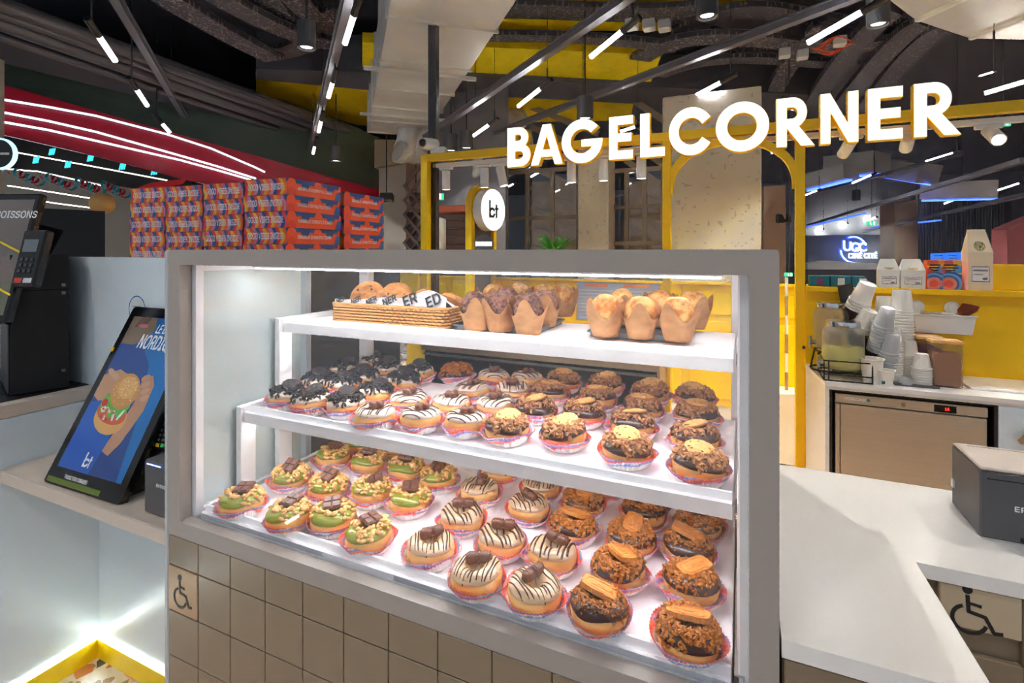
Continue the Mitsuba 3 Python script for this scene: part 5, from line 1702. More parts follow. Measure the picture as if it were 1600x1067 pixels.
# flexible ducts
def flex(name, lab, pts, r):
    pts = np.array(pts)
    n = 90
    s = np.linspace(0, len(pts) - 1, n)
    from scipy.interpolate import CubicSpline
    p_ = CubicSpline(np.arange(len(pts)), pts)(s)
    one(name, S(tube(p_, r * (1 + .06 * np.sin(np.arange(n) * PI / 1.5)), 16), 'mat_duct', True), lab, 'duct')


flex('flexible_duct', 'silver ribbed flexible duct hanging left of the black post', [at(640, 205, 8), at(637, 222, 7.9), at(632, 235, 7.8), at(622, 236, 7.7)], .17)
flex('flexible_duct', 'silver ribbed flexible duct bending down behind the black post', [at(690, 190, 8.2), at(672, 205, 8.1), at(655, 225, 8.0), at(652, 246, 7.9)], .16)
flex('flexible_duct', 'long silver ribbed flexible duct running right below the yellow ceiling', [at(690, 208, 8.6), at(730, 197, 8.8), at(770, 190, 9), at(815, 186, 9.3)], .19)
flex('flexible_duct', 'lower long silver ribbed flexible duct running right toward the sign', [at(715, 232, 8.4), at(745, 229, 8.5), at(790, 222, 8.8), at(830, 216, 9)], .16)
flex('flexible_duct', 'silver ribbed elbow duct behind the tilted spotlight', [at(725, 280, 8), at(742, 280, 7.9), at(751, 268, 7.8), at(752, 252, 7.8)], .14)

# yellow soffit panels
k = struct('ceiling_1', 'rough yellow painted soffit panels under the black ceiling', 'ceiling')


def soffit(px, z, th=.12, m='mat_soffit'):
    p_ = np.array([at_z(x, y, z) for x, y in px])
    return S(hull(np.vstack([p_, p_ + [0, 0, th]])), m)


part(k, 'yellow_panel', soffit(((722, 72), (1034, 86), (1014, 136), (726, 124)), 4.05))
part(k, 'yellow_panel', soffit(((566, 66), (722, 72), (726, 124), (566, 110)), 4.05))
part(k, 'yellow_panel', soffit(((400, 124), (566, 142), (720, 152), (990, 162), (985, 188), (700, 186), (560, 196), (400, 150)), 4.1))
part(k, 'yellow_panel', soffit(((700, 30), (1140, 30), (1090, 48), (700, 48)), 4.35))
part(k, 'yellow_panel', soffit(((700, -20), (1180, -20), (1160, 10), (700, 10)), 4.35))
k = thing('ceiling_beam', 'black downstand beam crossing between the yellow ceiling panels', 'beam')
part(k, 'beam', S(hull(np.vstack([np.array([at_z(x, y, 3.98) for x, y in ((400, 108), (566, 112), (1016, 138), (1300, 150), (1300, 172), (990, 162), (566, 140), (400, 124))]), np.array([at_z(x, y, 3.98) for x, y in ((400, 108), (566, 112), (1016, 138), (1300, 150), (1300, 172), (990, 162), (566, 140), (400, 124))]) + [0, 0, .5]])), 'mat_ceiling_black'))


# cable trays
def tray(pts, z, w, lab, h=.06, slots=True):
    kt = thing('cable_tray', lab, 'cable tray', 'black cable trays under the ceiling')
    P_ = np.array([at_z(x, y, z) for x, y in pts])
    if len(P_) > 2:
        from scipy.interpolate import CubicSpline
        n = 26
        P_ = CubicSpline(np.arange(len(P_)), P_)(np.linspace(0, len(P_) - 1, n))
    tg = np.gradient(P_, axis=0)
    tg /= np.linalg.norm(tg, axis=1, keepdims=True)
    sd = np.cross(tg, [0, 0, 1])
    sd /= np.linalg.norm(sd, axis=1, keepdims=True)
    prof = [(-w / 2, h), (-w / 2, 0), (w / 2, 0), (w / 2, h)]
    g_ = np.stack([P_ + sd * a_ + np.array([0, 0, b_]) for a_, b_ in prof], 1)
    part(kt, 'pan', S(grid(g_), 'mat_perf'))
    # the perforated lips on both sides
    for s_ in (-1, 1):
        lip = np.stack([P_ + sd * (s_ * w / 2) + np.array([0, 0, b_]) + sd * (s_ * c_) for b_, c_ in ((h, 0), (h, .012), (h - .012, .012))], 1)
        part(kt, 'side_lip', S(grid(lip), 'mat_tray_black'))


trays = [
    ([(1000, 95), (1130, 62), (1270, 75), (1420, 60)], 4.0, .30, 'long curving tray behind the last letters'),
    ([(1060, 60), (1180, 20), (1300, 40), (1500, 35)], 4.15, .30, 'curving tray near the top right lamp'),
    ([(1270, 165), (1300, 120), (1350, 60), (1400, 20)], 3.95, .26, 'tray climbing toward the top right, left one'),
    ([(1310, 170), (1345, 130), (1395, 75), (1440, 40)], 3.95, .26, 'tray climbing toward the top right, middle one'),
    ([(1350, 170), (1390, 125), (1430, 80), (1480, 45)], 3.95, .26, 'tray climbing toward the top right, right one'),
    ([(1210, 150), (1230, 110), (1262, 70), (1290, 40)], 4.0, .24, 'short tray above the letter R'),
    ([(1030, 120), (1150, 95), (1260, 100), (1340, 98)], 4.05, .24, 'tray crossing above the letter O'),
    ([(1040, 30), (1120, 60), (1210, 85), (1300, 60)], 4.2, .26, 'tray curving above the tall concrete pillar'),
    ([(700, 18), (860, 20), (1000, 24), (1120, 12)], 4.2, .34, 'tray along the top yellow panel'),
    ([(690, 58), (800, 60), (920, 64), (1060, 78)], 4.0, .20, 'tray along the lower edge of the top yellow panel'),
    ([(400, -20), (430, 22), (470, 60), (520, 66)], 4.0, .30, 'curved tray at top left, outer one'),
    ([(440, -30), (470, 10), (500, 30), (540, 20)], 4.0, .28, 'curved tray at top left, inner one'),
    ([(380, 60), (430, 85), (480, 70), (520, 40)], 4.05, .30, 'curved tray left of the round downlight'),
    ([(230, -20), (300, 25), (370, 65), (430, 95)], 3.9, .30, 'wide ribbed tray at top left'),
    ([(300, -25), (370, 15), (430, 45), (480, 62)], 3.9, .28, 'ribbed tray beside the wide one at top left'),
]
for pts, z, w, lab in trays:
    tray(pts, z, w, 'black perforated cable ' + lab)
for i, (y0, y1, z, r, w) in enumerate(((8, 246, 3.75, .075, 'uppermost'), (22, 258, 3.7, .055, 'second'), (38, 268, 3.65, .075, 'third'), (60, 276, 3.6, .045, 'lowest'))):
    one('ceiling_pipe', S(tube([at_z(-40, y0 - 16, z), at_z(300, (y0 + (y1 - y0) * 300 / 662), z), at_z(662, y1, z)], r, 10), 'mat_tray_black', True), f'long dark pipe crossing the upper left ceiling, {w} of four', 'pipe', 'pipes crossing the upper left ceiling')
one('ceiling_bulkhead', S(hull([at_z(x, y, z) for x, y in ((-30, 30), (260, 100), (400, 150), (660, 260), (400, 170), (200, 108), (-30, 90)) for z in (3.7, 4.7)]), 'mat_ceiling_black'), 'black boxed bulkhead below the ceiling at upper left', 'bulkhead')

# linear light tracks and their lamps
TRZ = 3.29
tr_dir = np.array([-math.sin(math.radians(48.7)), math.cos(math.radians(48.7)), 0])


def track(p0, p1, lab, TRZ=TRZ):
    kt = thing('light_track', lab, 'light track', None)
    a_, b_ = at_z(*p0, TRZ), at_z(*p1, TRZ)
    part(kt, 'channel', S(bar(a_, b_, .07, .05), 'mat_track_black'))
    part(kt, 'top_flange', S(bar(a_ + [0, 0, .03], b_ + [0, 0, .03], .10, .012), 'mat_track_black'))
    L_ = np.linalg.norm(b_ - a_)
    for s_ in np.arange(.6, L_, 2.4):
        c_ = a_ + (b_ - a_) * s_ / L_
        part(kt, 'suspension_wire', S(tube([c_ + [0, 0, .03], [c_[0], c_[1], 4.75]], .004, 5), 'mat_black'))


track((172, -14), (290, 187), 'slim perforated light track running down at the far left', 3.59)
track((552, -25), (478, 264), 'slim light track running down left of the big duct')
track((1012, -24), (555, 291), 'slim black light track passing behind the black post')
track((1372, -18), (730, 226), 'slim black light track running down above the letters B to C')


def tube_lamp(x0, y0, x1, y1, lab, hang=True, z1=3.12, dz=-.10, r=.020, near=True, grp='tube lamps hanging from the tracks'):
    """A slanting LED tube; (x1, y1) is its upper end."""
    kt = thing('tube_lamp', lab, 'lamp', grp)
    if not near:
        z1 = min(z1, EYE + (HORIZON - y1) * 22 / FOCAL)
        r = min(r, .0011 * FOCAL * (z1 - EYE) / (HORIZON - y1) * 1.6)
        dz = dz * (z1 - EYE) / 1.4
    b_ = at_z(x1, y1, z1)
    a_ = at_z(x0, y0, z1 + dz)
    d_ = (b_ - a_) / np.linalg.norm(b_ - a_)
    part(kt, 'tube', S(tube([a_, b_], r, 10 if near else 6), 'mat_white', emit=([30, 29.5, 28.5] if 'largest' in lab or 'right edge' in lab else [110, 108, 105]) if near else [120, 118, 116], weight=.25 if near else .10), label='glowing white tube')
    L_ = .16 if near else .10
    part(kt, 'end_cap', S(tube([b_, b_ + d_ * L_], r * 1.25, 10 if near else 6), 'mat_black'), label='black end cap')
    c_ = b_ + d_ * L_ * .6
    if hang:
        part(kt, 'hanger', S(tube([c_, [c_[0], c_[1], max(TRZ, c_[2] + .1)]], .008, 6), 'mat_black'))
        part(kt, 'suspension_wire', S(tube([c_ + [0, 0, .02], [c_[0], c_[1], 4.75]], .0025, 5), 'mat_black'))


for a_ in ((180, 95, 154, 56, 'second lamp from the top of the far left track'),
           (230, 165, 213, 139, 'third lamp down the far left track'),
           (266, 208, 254, 194, 'fourth lamp down the far left track'),
           (284, 240, 279, 231, 'lowest lamp of the far left track'),
           (539, 68, 553, 23, 'top lamp of the track left of the duct'),
           (513, 152, 520, 128, 'second lamp of the track left of the duct'),
           (498, 206, 502, 188, 'third lamp of the track left of the duct'),
           (489, 240, 492, 228, 'fourth lamp of the track left of the duct'),
           (480, 264, 482, 257, 'lowest lamp of the track left of the duct'),
           (923, 89, 972, 49, 'large tube above the letter G'),
           (810, 166, 845, 138, 'tube above the letters B and A'),
           (740, 212, 764, 195, 'tube left of the letter B'),
           (629, 290, 641, 283, 'small tube left of the yellow frame'),
           (1262, 67, 1346, 19, 'largest tube, beside the top right downlight'),
           (1073, 157, 1126, 129, 'tube just above the concrete pillar'),
           (968, 206, 990, 199, 'tube behind the letter E'),
           (830, 276, 849, 265, 'tube below the letters A and G'),
           (786, 296, 803, 287, 'tube beside the round sign'),
           (1538, 146, 1640, 116, 'long tube cut by the right edge')):
    TRZ = 3.59 if 'far left' in a_[4] else 3.29
    tube_lamp(*a_[:4], 'slanting white LED tube lamp, ' + a_[4])
TRZ = 3.29
far = [(1446, 252, 1488, 239, 'right of the sideways spotlights'), (1332, 286, 1362, 273, 'below the letter N'), (1258, 305, 1276, 298, 'touching the right yellow post'), (1476, 318, 1501, 308, 'above the tall coffee bag'), (1406, 331, 1427, 322, 'left of the far spotlight'), (1352, 346, 1369, 339, 'above the green exit sign'), (1308, 355, 1324, 349, 'above the blue neon sign'), (1274, 363, 1286, 358, 'left above the blue neon sign'), (1560, 297, 1593, 286, 'below the bright flare'), (1465, 354, 1483, 347, 'in front of the slats'), (1377, 370, 1391, 364, 'right of the blue neon sign'), (1418, 362, 1433, 356, 'before the brown column'), (1205, 240, 1222, 228, 'behind the right yellow post top'), (1530, 119, 1550, 113, 'small one below the beige duct'), (1526, 343, 1542, 337, 'small one at far right'), (1194, 318, 1204, 312, 'left of the right yellow post'), (990, 313, 1005, 305, 'in the window right of the second pillar')]
for a_ in far:
    tube_lamp(*a_[:4], 'distant slanting LED tube lamp, ' + a_[4], z1=2.95, r=.03, near=False, grp='distant tube lamps in the hall')
# long thin far tracks
for i, (p0, p1, lab) in enumerate((((1258, 305), (1500, 240), 'one below the letter N'), ((1262, 352), (1600, 250), 'one crossing behind the flare'), ((1350, 362), (1620, 300), 'lowest one at right'), ((745, 295), (850, 250), 'one behind the tilted spotlight'), ((950, 312), (1035, 285), 'one in front of the right window'))):
    zf = EYE + (HORIZON - max(p0[1], p1[1])) * 21 / FOCAL if i < 3 else 3.2
    zf = min(zf, 3.2)
    a_, b_ = at_z(*p0, zf), at_z(*p1, zf)
    one('light_track', S(bar(a_, b_, .08, .06), 'mat_track_black'), 'distant dark light track, ' + lab, 'light track')


def downlight(px, py, z, lab, r=.07, h=.2, beam=None, cone=50.0):
    kd = thing('downlight', lab, 'lamp', 'cylinder downlights')
    q = at_z(px, py, z)
    part(kd, 'housing', S(lathe([(.001, h), (r, h), (r, 0), (r * .84, 0), (r * .78, .02), (.001, .02)], 28).apply_translation(q), 'mat_dark_grey', 40))
    part(kd, 'lamp', S(lathe([(.001, .014), (r * .62, .014)], 24).apply_translation(q), 'mat_white', emit=[9, 8.6, 8], weight=.2), label='glowing lamp face')
    part(kd, 'rod', S(tube([q + [0, 0, h], [q[0], q[1], 4.75]], .009, 6), 'mat_black'))
    if beam:
        o = q + [0, 0, -.03]
        scene['spot_' + kd] = {'type': 'spot', 'to_world': T().look_at(origin=o.tolist(), target=[o[0], o[1], 0], up=[0, 1, 0]), 'intensity': rgb(np.array([1.0, .955, .90]) * beam), 'cutoff_angle': cone, 'beam_width': cone * .55, 'sampling_weight': 2.0}


downlight(1372, 40, 3.1, 'grey cylinder downlight beside the largest tube lamp', beam=42)
downlight(1105, 27, 3.1, 'grey cylinder downlight above the letters C and O', beam=11)
downlight(479, 76, 3.1, 'black cylinder downlight left of the big duct', beam=55)
downlight(914, 186, 3.0, 'small dark downlight above the letter G', .09, .24, beam=40)
downlight(729, 232, 3.0, 'small dark downlight above the yellow beam', .09, .24, beam=70)
downlight(705, 236, 3.0, 'small dark downlight beside the security camera', .09, .24)
downlight(525, 252, 3.0, 'small dark downlight between the track and the red wall', .09, .24, beam=70)
downlight(1338, 313, 3.0, 'distant downlight below the letter E', .1, .3, beam=120, cone=65)
downlight(1432, 333, 3.0, 'distant downlight at the far right', .1, .3, beam=120, cone=65)
# unseen downlights, out of view, placed to light the counters, boxes and floor
for i, (x, y, b_) in enumerate(((.55, .35, 4.6), (-.9, -.9, 6.0), (1.7, 1.9, 7.0), (-2.55, .35, 9.0), (-.6, 2.3, 7.0))):
    kd = thing('downlight', 'unseen cylinder downlight ' + ('over the white service counter', 'over the customer floor', 'over the right end of the service counter', 'over the tablet shelf', 'over the aisle behind the display case')[i], 'lamp', 'unseen downlights of the near row, out of view')
    q = np.array([x, y, 3.3])
    part(kd, 'housing', S(lathe([(.001, .2), (.07, .2), (.07, 0), (.058, 0), (.055, .02), (.001, .02)], 24).apply_translation(q), 'mat_dark_grey', 40))
    part(kd, 'rod', S(tube([q + [0, 0, .2], [x, y, 4.75]], .009, 6), 'mat_black'))
    part(kd, 'lamp', S(lathe([(.001, .014), (.045, .014)], 20).apply_translation(q), 'mat_white', emit=[9, 8.7, 8.2], weight=.05), label='glowing lamp face')
    scene['spot_' + kd] = {'type': 'spot', 'to_world': T().look_at(origin=[x, y, 3.27], target=[x, y, 0], up=[0, 1, 0]), 'intensity': rgb(np.array([1.0, .955, .90]) * b_), 'cutoff_angle': 55.0, 'beam_width': 30.0, 'sampling_weight': 2.5}

for i, (x, y, b_, w) in enumerate(((-4.5, 6.5, 110, 'over the floor behind the boxes'), (-1.5, 6.2, 90, 'over the floor before the concrete pillar'), (1.8, 6.5, 60, 'over the floor right of the concrete pillar'), (4.5, 9.0, 80, 'over the floor before the cinema wall'), (1.0, 12.0, 90, 'deep in the hall'), (-6.5, 9.5, 80, 'before the red fascia'))):  # added fill lamps; their bounce off the floor brightens duct and ceiling
    kd = thing('added_hall_downlight', 'added black downlight to brighten the hall, ' + w, 'lamp', 'added downlights that brighten the hall')
    q = np.array([x, y, 4.45])
    part(kd, 'housing', S(lathe([(.001, .29), (.09, .29), (.09, 0), (.075, 0), (.07, .02), (.001, .02)], 20).apply_translation(q), 'mat_black', 40))
    part(kd, 'lamp', S(lathe([(.001, .014), (.06, .014)], 20).apply_translation(q), 'mat_white', emit=[12, 11.6, 11], weight=.05), label='glowing lamp face')
    scene['spot_' + kd] = {'type': 'spot', 'to_world': T().look_at(origin=[x, y, 4.42], target=[x, y, 0], up=[0, 1, 0]), 'intensity': rgb(np.array([1.0, .96, .90]) * b_), 'cutoff_angle': 60.0, 'beam_width': 36.0, 'sampling_weight': 1.5}
# small white boxes on the trays
for i, (px, py, w) in enumerate(((1226, 90, 'left of two above the letter R'), (1254, 92, 'right of two above the letter R'), (1312, 72, 'beside the orange wires'), (1014, 47, 'right of three by the large tube'), (987, 46, 'left of three by the large tube'), (1038, 48, 'rightmost of three by the large tube'))):
    q = at_z(px, py, 3.8)
    one('junction_box', S(bx(q[0] - .06, q[0] + .06, q[1] - .06, q[1] + .06, 3.8, 3.9, .008), 'mat_white_plastic'), 'small white junction box on the cable trays, ' + w, 'box', 'white junction boxes')
q = at_z(1302, 72, 3.85)
r_ = np.random.default_rng(8)
one('orange_cable', S(cat([tube([q + [.16 * s_ * math.cos(t_), .16 * s_ * math.sin(t_), .03 * math.sin(3 * t_)] for t_ in np.linspace(0, 5.5, 24)], .008, 5) for s_ in (.7, 1.0, 1.25)]), 'mat_orange_wire'), 'coil of orange cable on the cable trays', 'cable')

# ================================================================ BACKGROUND
def slab(px, d, th, m):
    """An upright slab with the outline px, its front at the depths d (one for each corner or one for all)."""
    ds = d if isinstance(d, (list, tuple)) else [d] * len(px)
    p_ = np.array([at(x, y, q) for (x, y), q in zip(px, ds)])
    f = np.array([-sn, cs, 0]) * th
    n = len(px)
    poly = Polygon(px)
    tv, tf = trimesh.creation.triangulate_polygon(poly, engine='earcut')
    idx = [int(np.argmin(np.hypot(*(np.array(px) - v_[:2]).T))) for v_ in tv]
    tf = np.array(idx)[np.asarray(tf)]
    V = np.vstack([p_, p_ + f])
    F = [tf, tf[:, ::-1] + n]
    i = np.arange(n)
    j = (i + 1) % n
    F += [np.stack([i, j, j + n], 1), np.stack([i, j + n, i + n], 1)]
    mm = trimesh.Trimesh(V, np.vstack(F), process=False)
    mm.fix_normals()
    return S(mm, m)


def pillar(name, lab, x0, x1, ytop, y, depth, m):
    a_, b_ = at_y(x0, ytop, y), at_y(x1, ytop, y)
    return one(name, S(bx(a_[0], b_[0], y, y + depth, 0, a_[2], .01), m), lab, 'pillar')


pillar('concrete_pillar', 'wide pale concrete pillar behind the letters C and O', 1035, 1190, 152, 5.2, .35, 'mat_concrete')
pillar('concrete_pillar', 'pale concrete pillar between the two grid windows', 903, 951, 222, 7.0, .4, 'mat_concrete')
pillar('brown_pillar', 'brown pillar in the gap left of the right yellow post', 1193, 1228, 290, 9.0, .5, 'mat_brown_pillar')
k = thing('concrete_pillar', 'grey concrete pillar right of the stacked boxes', 'pillar')
part(k, 'shaft', slab([(592, 248), (634, 222), (634, 392), (592, 392)], [9.0, 9.0, 9.0, 9.0], .5, 'mat_sand_wall'))
part(k, 'side_shaft', slab([(634, 222), (660, 250), (660, 392), (634, 392)], [9.0, 9.5, 9.5, 9.0], .5, 'mat_brown_pillar'))
part(k, 'cross_beam', slab([(585, 218), (662, 218), (662, 250), (585, 262)], 8.9, .5, 'mat_concrete_block'))

# grid windows
def window(n_, x0, x1, y0, y1, yv, cols_, rows_, lab):
    kw = struct(f'window_{n_}', lab, 'window')
    a_, b_ = at_y(x0, y1, yv), at_y(x1, y0, yv)
    X0, X1, Zb, Zt = a_[0], b_[0], .6, b_[2]
    part(kw, 'block_wall', S(bx(X0, X1, yv + 1.2, yv + 1.3, 0, Zt), 'mat_block'))
    for j in range(9):
        zz = .9 + j * .36
        part(kw, 'block_course', S(bar((X0, yv + 1.19, zz + .35), (X1, yv + 1.19, zz - .25), .05, .10), 'mat_concrete_block'))
    for i in range(cols_ + 1):
        xx = X0 + (X1 - X0) * i / cols_
        part(kw, 'mullion', S(bx(xx - .03, xx + .03, yv, yv + .06, 0, Zt), 'mat_window_frame'))
    for j in range(rows_ + 1):
        zz = Zb + (Zt - Zb) * j / rows_
        part(kw, 'transom', S(bx(X0, X1, yv + .005, yv + .055, zz - .03, zz + .03), 'mat_window_frame'))
    part(kw, 'pane', S(trimesh.Trimesh([[X0, yv + .03, 0], [X1, yv + .03, 0], [X1, yv + .03, Zt], [X0, yv + .03, Zt]], [[0, 1, 2], [0, 2, 3]], process=False), 'mat_pane'), label='glass pane')


window(1, 786, 903, 262, 390, 7.3, 3, 3, 'tall grid window left of the second concrete pillar')
window(2, 951, 1036, 262, 390, 7.3, 3, 4, 'tall grid window right of the second concrete pillar')
k = thing('potted_plant', 'small green plant at the foot of the left grid window', 'plant')
q = at_y(868, 388, 6.9)
r_ = np.random.default_rng(2)
lv = []
for i in range(40):
    a_ = r_.uniform(0, 6.28)
    e_ = r_.uniform(.1, .32)
    t_ = np.array([math.cos(a_) * e_, math.sin(a_) * e_, r_.uniform(.05, .28)])
    lv.append(hull([np.zeros(3), t_ * .5 + [.03, 0, .01], t_ * .5 - [.03, 0, 0], t_, t_ * .5 + [0, 0, .02]]).apply_translation(q - [0, 0, .05]))
part(k, 'leaves', S(cat(lv), 'mat_grass_green'), kind='stuff')
part(k, 'pot', S(lathe([(.001, 0), (.12, 0), (.15, .3), (.13, .3), (.001, .25)], 20).apply_translation(q - [0, 0, .4]), 'mat_white_plastic'))

# shutter, lattice, exit signs, speakers
k = thing('roller_shutter', 'brown roller shutter behind the round sign', 'shutter')
for i in range(14):
    z_ = i * .11
    a_, b_ = at_y(683, 350, 6.4), at_y(737, 350, 6.4)
    part(k, 'slat', S(bx(a_[0], b_[0], 6.4, 6.43, z_ + .55, z_ + .65, .012), 'mat_shutter'))
part(k, 'lower_curtain', S(bx(a_[0], b_[0], 6.4, 6.43, 0, .54), 'mat_shutter'))
part(k, 'brick_edge', S(bx(b_[0] + .01, b_[0] + .10, 6.38, 6.5, .2, 1.95), 'mat_brick_red'))
part(k, 'head_box', S(bx(a_[0], b_[0] + .1, 6.35, 6.6, 2.10, 2.2, .01), 'mat_brick_red'))
one('dark_shop_wall', S(bx(at_y(668, 300, 6.8)[0], at_y(790, 300, 6.8)[0], 6.8, 6.9, 0, 4.2), 'mat_far_dark'), 'dark shopfront wall above the roller shutter', 'wall panel')
one('hanging_coat', S(hull(at_y(688, 370, 6.2) + np.random.default_rng(6).normal(size=(30, 3)) * [.05, .04, .14]), 'mat_cup_white', True), 'pale cloth hanging by the roller shutter', 'cloth')
k = thing('lattice_screen', 'brown lattice screen left of the yellow frame', 'screen')
la, lb = at_y(632, 325, 6.5), at_y(660, 390, 6.5)
for s_ in (-1, 1):
    for i in range(9):
        z_ = .8 + i * .22
        dx = lb[0] - la[0]
        aa, bb = (la[0], 6.5 + .02 * s_, z_), (lb[0], 6.5 + .02 * s_, z_ + s_ * dx)
        part(k, 'lath', S(bar(aa, bb, .02, .045), 'mat_shutter'))
part(k, 'backing', S(bx(la[0], lb[0], 6.56, 6.6, 0, 2.15), 'mat_black_matte'))


def exit_sign(px, py, d, w, lab):
    ke = thing('exit_sign', lab, 'sign')
    q = at(px, py, d)
    mat('exit_green', (20, 170, 100), .5) if 'mat_exit_green' not in scene else None
    M = frame_m(q, (cs, sn, 0), (0, 0, 1))
    part(ke, 'panel', S(put(bx(-w / 2, w / 2, -w / 4, w / 4, -.03, 0), M), 'mat_exit_green', emit=[.05, .55, .25], weight=.05), label='green lit panel')
    part(ke, 'rod', S(tube([q + [0, 0, w / 4], [q[0], q[1], 4.7]], .006, 5), 'mat_black'))
    man = unary_union([Point(-.1, .10).buffer(.04), LineString([(-.1, .05), (-.07, -.05), (-.12, -.15)]).buffer(.025), LineString([(-.07, -.05), (0, -.14)]).buffer(.025), LineString([(-.16, .0), (-.08, .03), (-.01, -.02)]).buffer(.02), sbox(.12, -.16, .26, .16)])
    part(ke, 'running_figure', S(put(ext(affinity.scale(man, w * 1.3, w * 1.3, origin=(0, 0)), .004).apply_translation([0, 0, .001]), M), 'mat_white', emit=[.6, 1, .8], weight=.05), label='white running figure')


exit_sign(683, 307, 6.3, .16, 'green exit sign above the roller shutter')
exit_sign(1362, 349, 14, .26, 'green exit sign above the blue neon sign')
exit_sign(1567, 190, 5.5, .18, 'green exit sign right of the last letter')
exit_sign(1233, 429, 6.0, .09, 'small green exit sign left of the right yellow post, low')
for px, py, d, lab in ((604, 308, 8.6, 'black loudspeaker hanging before the grey pillar, left one'), (650, 308, 8.6, 'black loudspeaker hanging beside the yellow frame'), (1223, 342, 8.0, 'small black loudspeaker left of the right yellow post')):
    ks = thing('loudspeaker', lab, 'loudspeaker')
    q = at(px, py, d)
    part(ks, 'cabinet', S(put(bx(-.11, .11, -.07, .07, -.09, .05, .015), frame_m(q, (cs, sn, 0), (0, .25, 1))), 'mat_black'))
    part(ks, 'rod', S(tube([q + [0, 0, .06], [q[0], q[1], 4.6]], .01, 6), 'mat_black'))

# round sign on a yellow totem
k = thing('round_totem', 'yellow arched totem with a round white sign, behind the case', 'sign')
TY = 4.9
qt = at(757, 330, 4.75)
RGT, FWD = np.array([cs, sn, 0]), np.array([-sn, cs, 0])
Mt_ = frame_m((qt[0], qt[1], 0), RGT * math.cos(1.0) + FWD * math.sin(1.0), (0, 0, 1))
zt_ = at(757, 289, 4.75)[2]
w2 = .20
oute = unary_union([sbox(-w2, 0, w2, zt_ - w2), Point(0, zt_ - w2).buffer(w2, 24)])
innr = unary_union([sbox(-w2 + .05, 0, w2 - .05, zt_ - w2), Point(0, zt_ - w2).buffer(w2 - .05, 24)])
part(k, 'arch_frame', S(put(ext(oute.difference(innr), .07).apply_translation([0, 0, -.07]), Mt_), 'mat_yellow'))
part(k, 'backing', S(put(ext(innr, .02).apply_translation([0, 0, -.05]), Mt_), 'mat_anthracite'))
Ms = Mt_ @ trimesh.transformations.translation_matrix([.0, at(765, 328, 4.7)[2], .10])
part(k, 'sign_drum', S(put(ext(Point(0, 0).buffer(.195, 40), .09).apply_translation([0, 0, -.09]), Ms), 'mat_cup_white'))
part(k, 'lit_disc', S(put(ext(Point(0, 0).buffer(.190, 40), .004).apply_translation([0, 0, .0005]), Ms), 'mat_white', emit=[.76, .95, .97], weight=.3), label='glowing round white face')
part(k, 'emblem', S(put(ext(affinity.translate(bt_logo(.16), -.075, -.075), .003).apply_translation([0, 0, .006]), Ms), 'mat_black'), label='black joined letters b and t')
q = at(756, 381, 4.6)
part(k, 'small_round_sign', S(put(ext(Point(0, 0).buffer(.085, 28), .02), frame_m(q, RGT, (0, 0, 1))), 'mat_anthracite'))
part(k, 'small_lit_bar', S(put(bx(-.075, .075, -.02, .02, .021, .024), frame_m(q, RGT, (0, 0, 1))), 'mat_white', emit=[.5, .8, 1.0], weight=.05), label='small lit bar')

# left shop: green wall, red fascia, light lines, interior
D0 = lambda x: 1 / (1 / 6.5 + x / 600 * (1 / 9.5 - 1 / 6.5))
topl = [(-60, 124), (7, 133), (75, 152), (150, 173), (225, 195), (319, 221), (400, 243), (480, 266), (600, 299)]
botl = [(600, 330), (400, 305), (285, 280), (210, 260), (112, 235), (7, 211), (-60, 196)]
k = thing('red_fascia', 'dark red curved shop fascia at left with three light lines', 'fascia')
pf = topl + botl
part(k, 'panel', slab(pf, [D0(x) for x, y in pf], .3, 'mat_red_fascia'))
for ln in ([(-60, 148), (7, 156), (75, 167), (150, 181), (262, 210), (330, 232), (400, 262), (414, 269)], [(-60, 166), (7, 176), (75, 189), (150, 206), (281, 243), (340, 260), (400, 279)], [(-60, 180), (7, 191), (75, 203), (150, 220), (281, 250), (340, 266), (392, 281)]):
    part(k, 'light_line', S(tube([at(x, y, D0(x) - .05) for x, y in ln], .016, 8), 'mat_white', emit=[.75, 1.3, 1.5], weight=.5), label='glowing pale blue light line')
one('green_shop_wall', slab([(-60, 60), (7, 88), (200, 100), (400, 140), (560, 200), (590, 215), (590, 320)] + topl[:-1][::-1], [D0(x) + .15 for x, y in [(-60, 60), (7, 88), (200, 100), (400, 140), (560, 200), (590, 215), (590, 320)] + topl[:-1][::-1]], .2, 'mat_green_wall'), 'dark green wall above the red fascia', 'wall panel')
one('shop_soffit', slab([(-60, 200), (7, 212), (112, 236), (210, 261), (300, 284), (300, 300), (180, 290), (7, 262), (-60, 250)], 8.5, .4, 'mat_black_matte'), 'black soffit under the red fascia', 'soffit')
one('shop_back_wall', slab([(-60, 240), (300, 290), (300, 420), (-60, 420)], 10.5, .2, 'mat_sand_wall'), 'pale back wall of the shop at left', 'wall panel')
for i, (p_, w) in enumerate((([(25, 238), (140, 259), (262, 282)], 'under the black soffit'), ([(12, 290), (80, 300), (155, 312)], 'upper one on the pale wall'), ([(12, 306), (90, 318), (160, 327)], 'lowest one on the pale wall'), ([(12, 264), (60, 268), (160, 290)], 'just below the soffit'))):
    one('light_line', S(tube([at(x, y, 8.3) for x, y in p_], .013, 6), 'mat_white', emit=[2.6, 2.3, 1.9], weight=.1), 'thin warm light line in the left shop, ' + w, 'lamp', 'thin light lines in the left shop')
mat('teal', (20, 150, 170), .3)
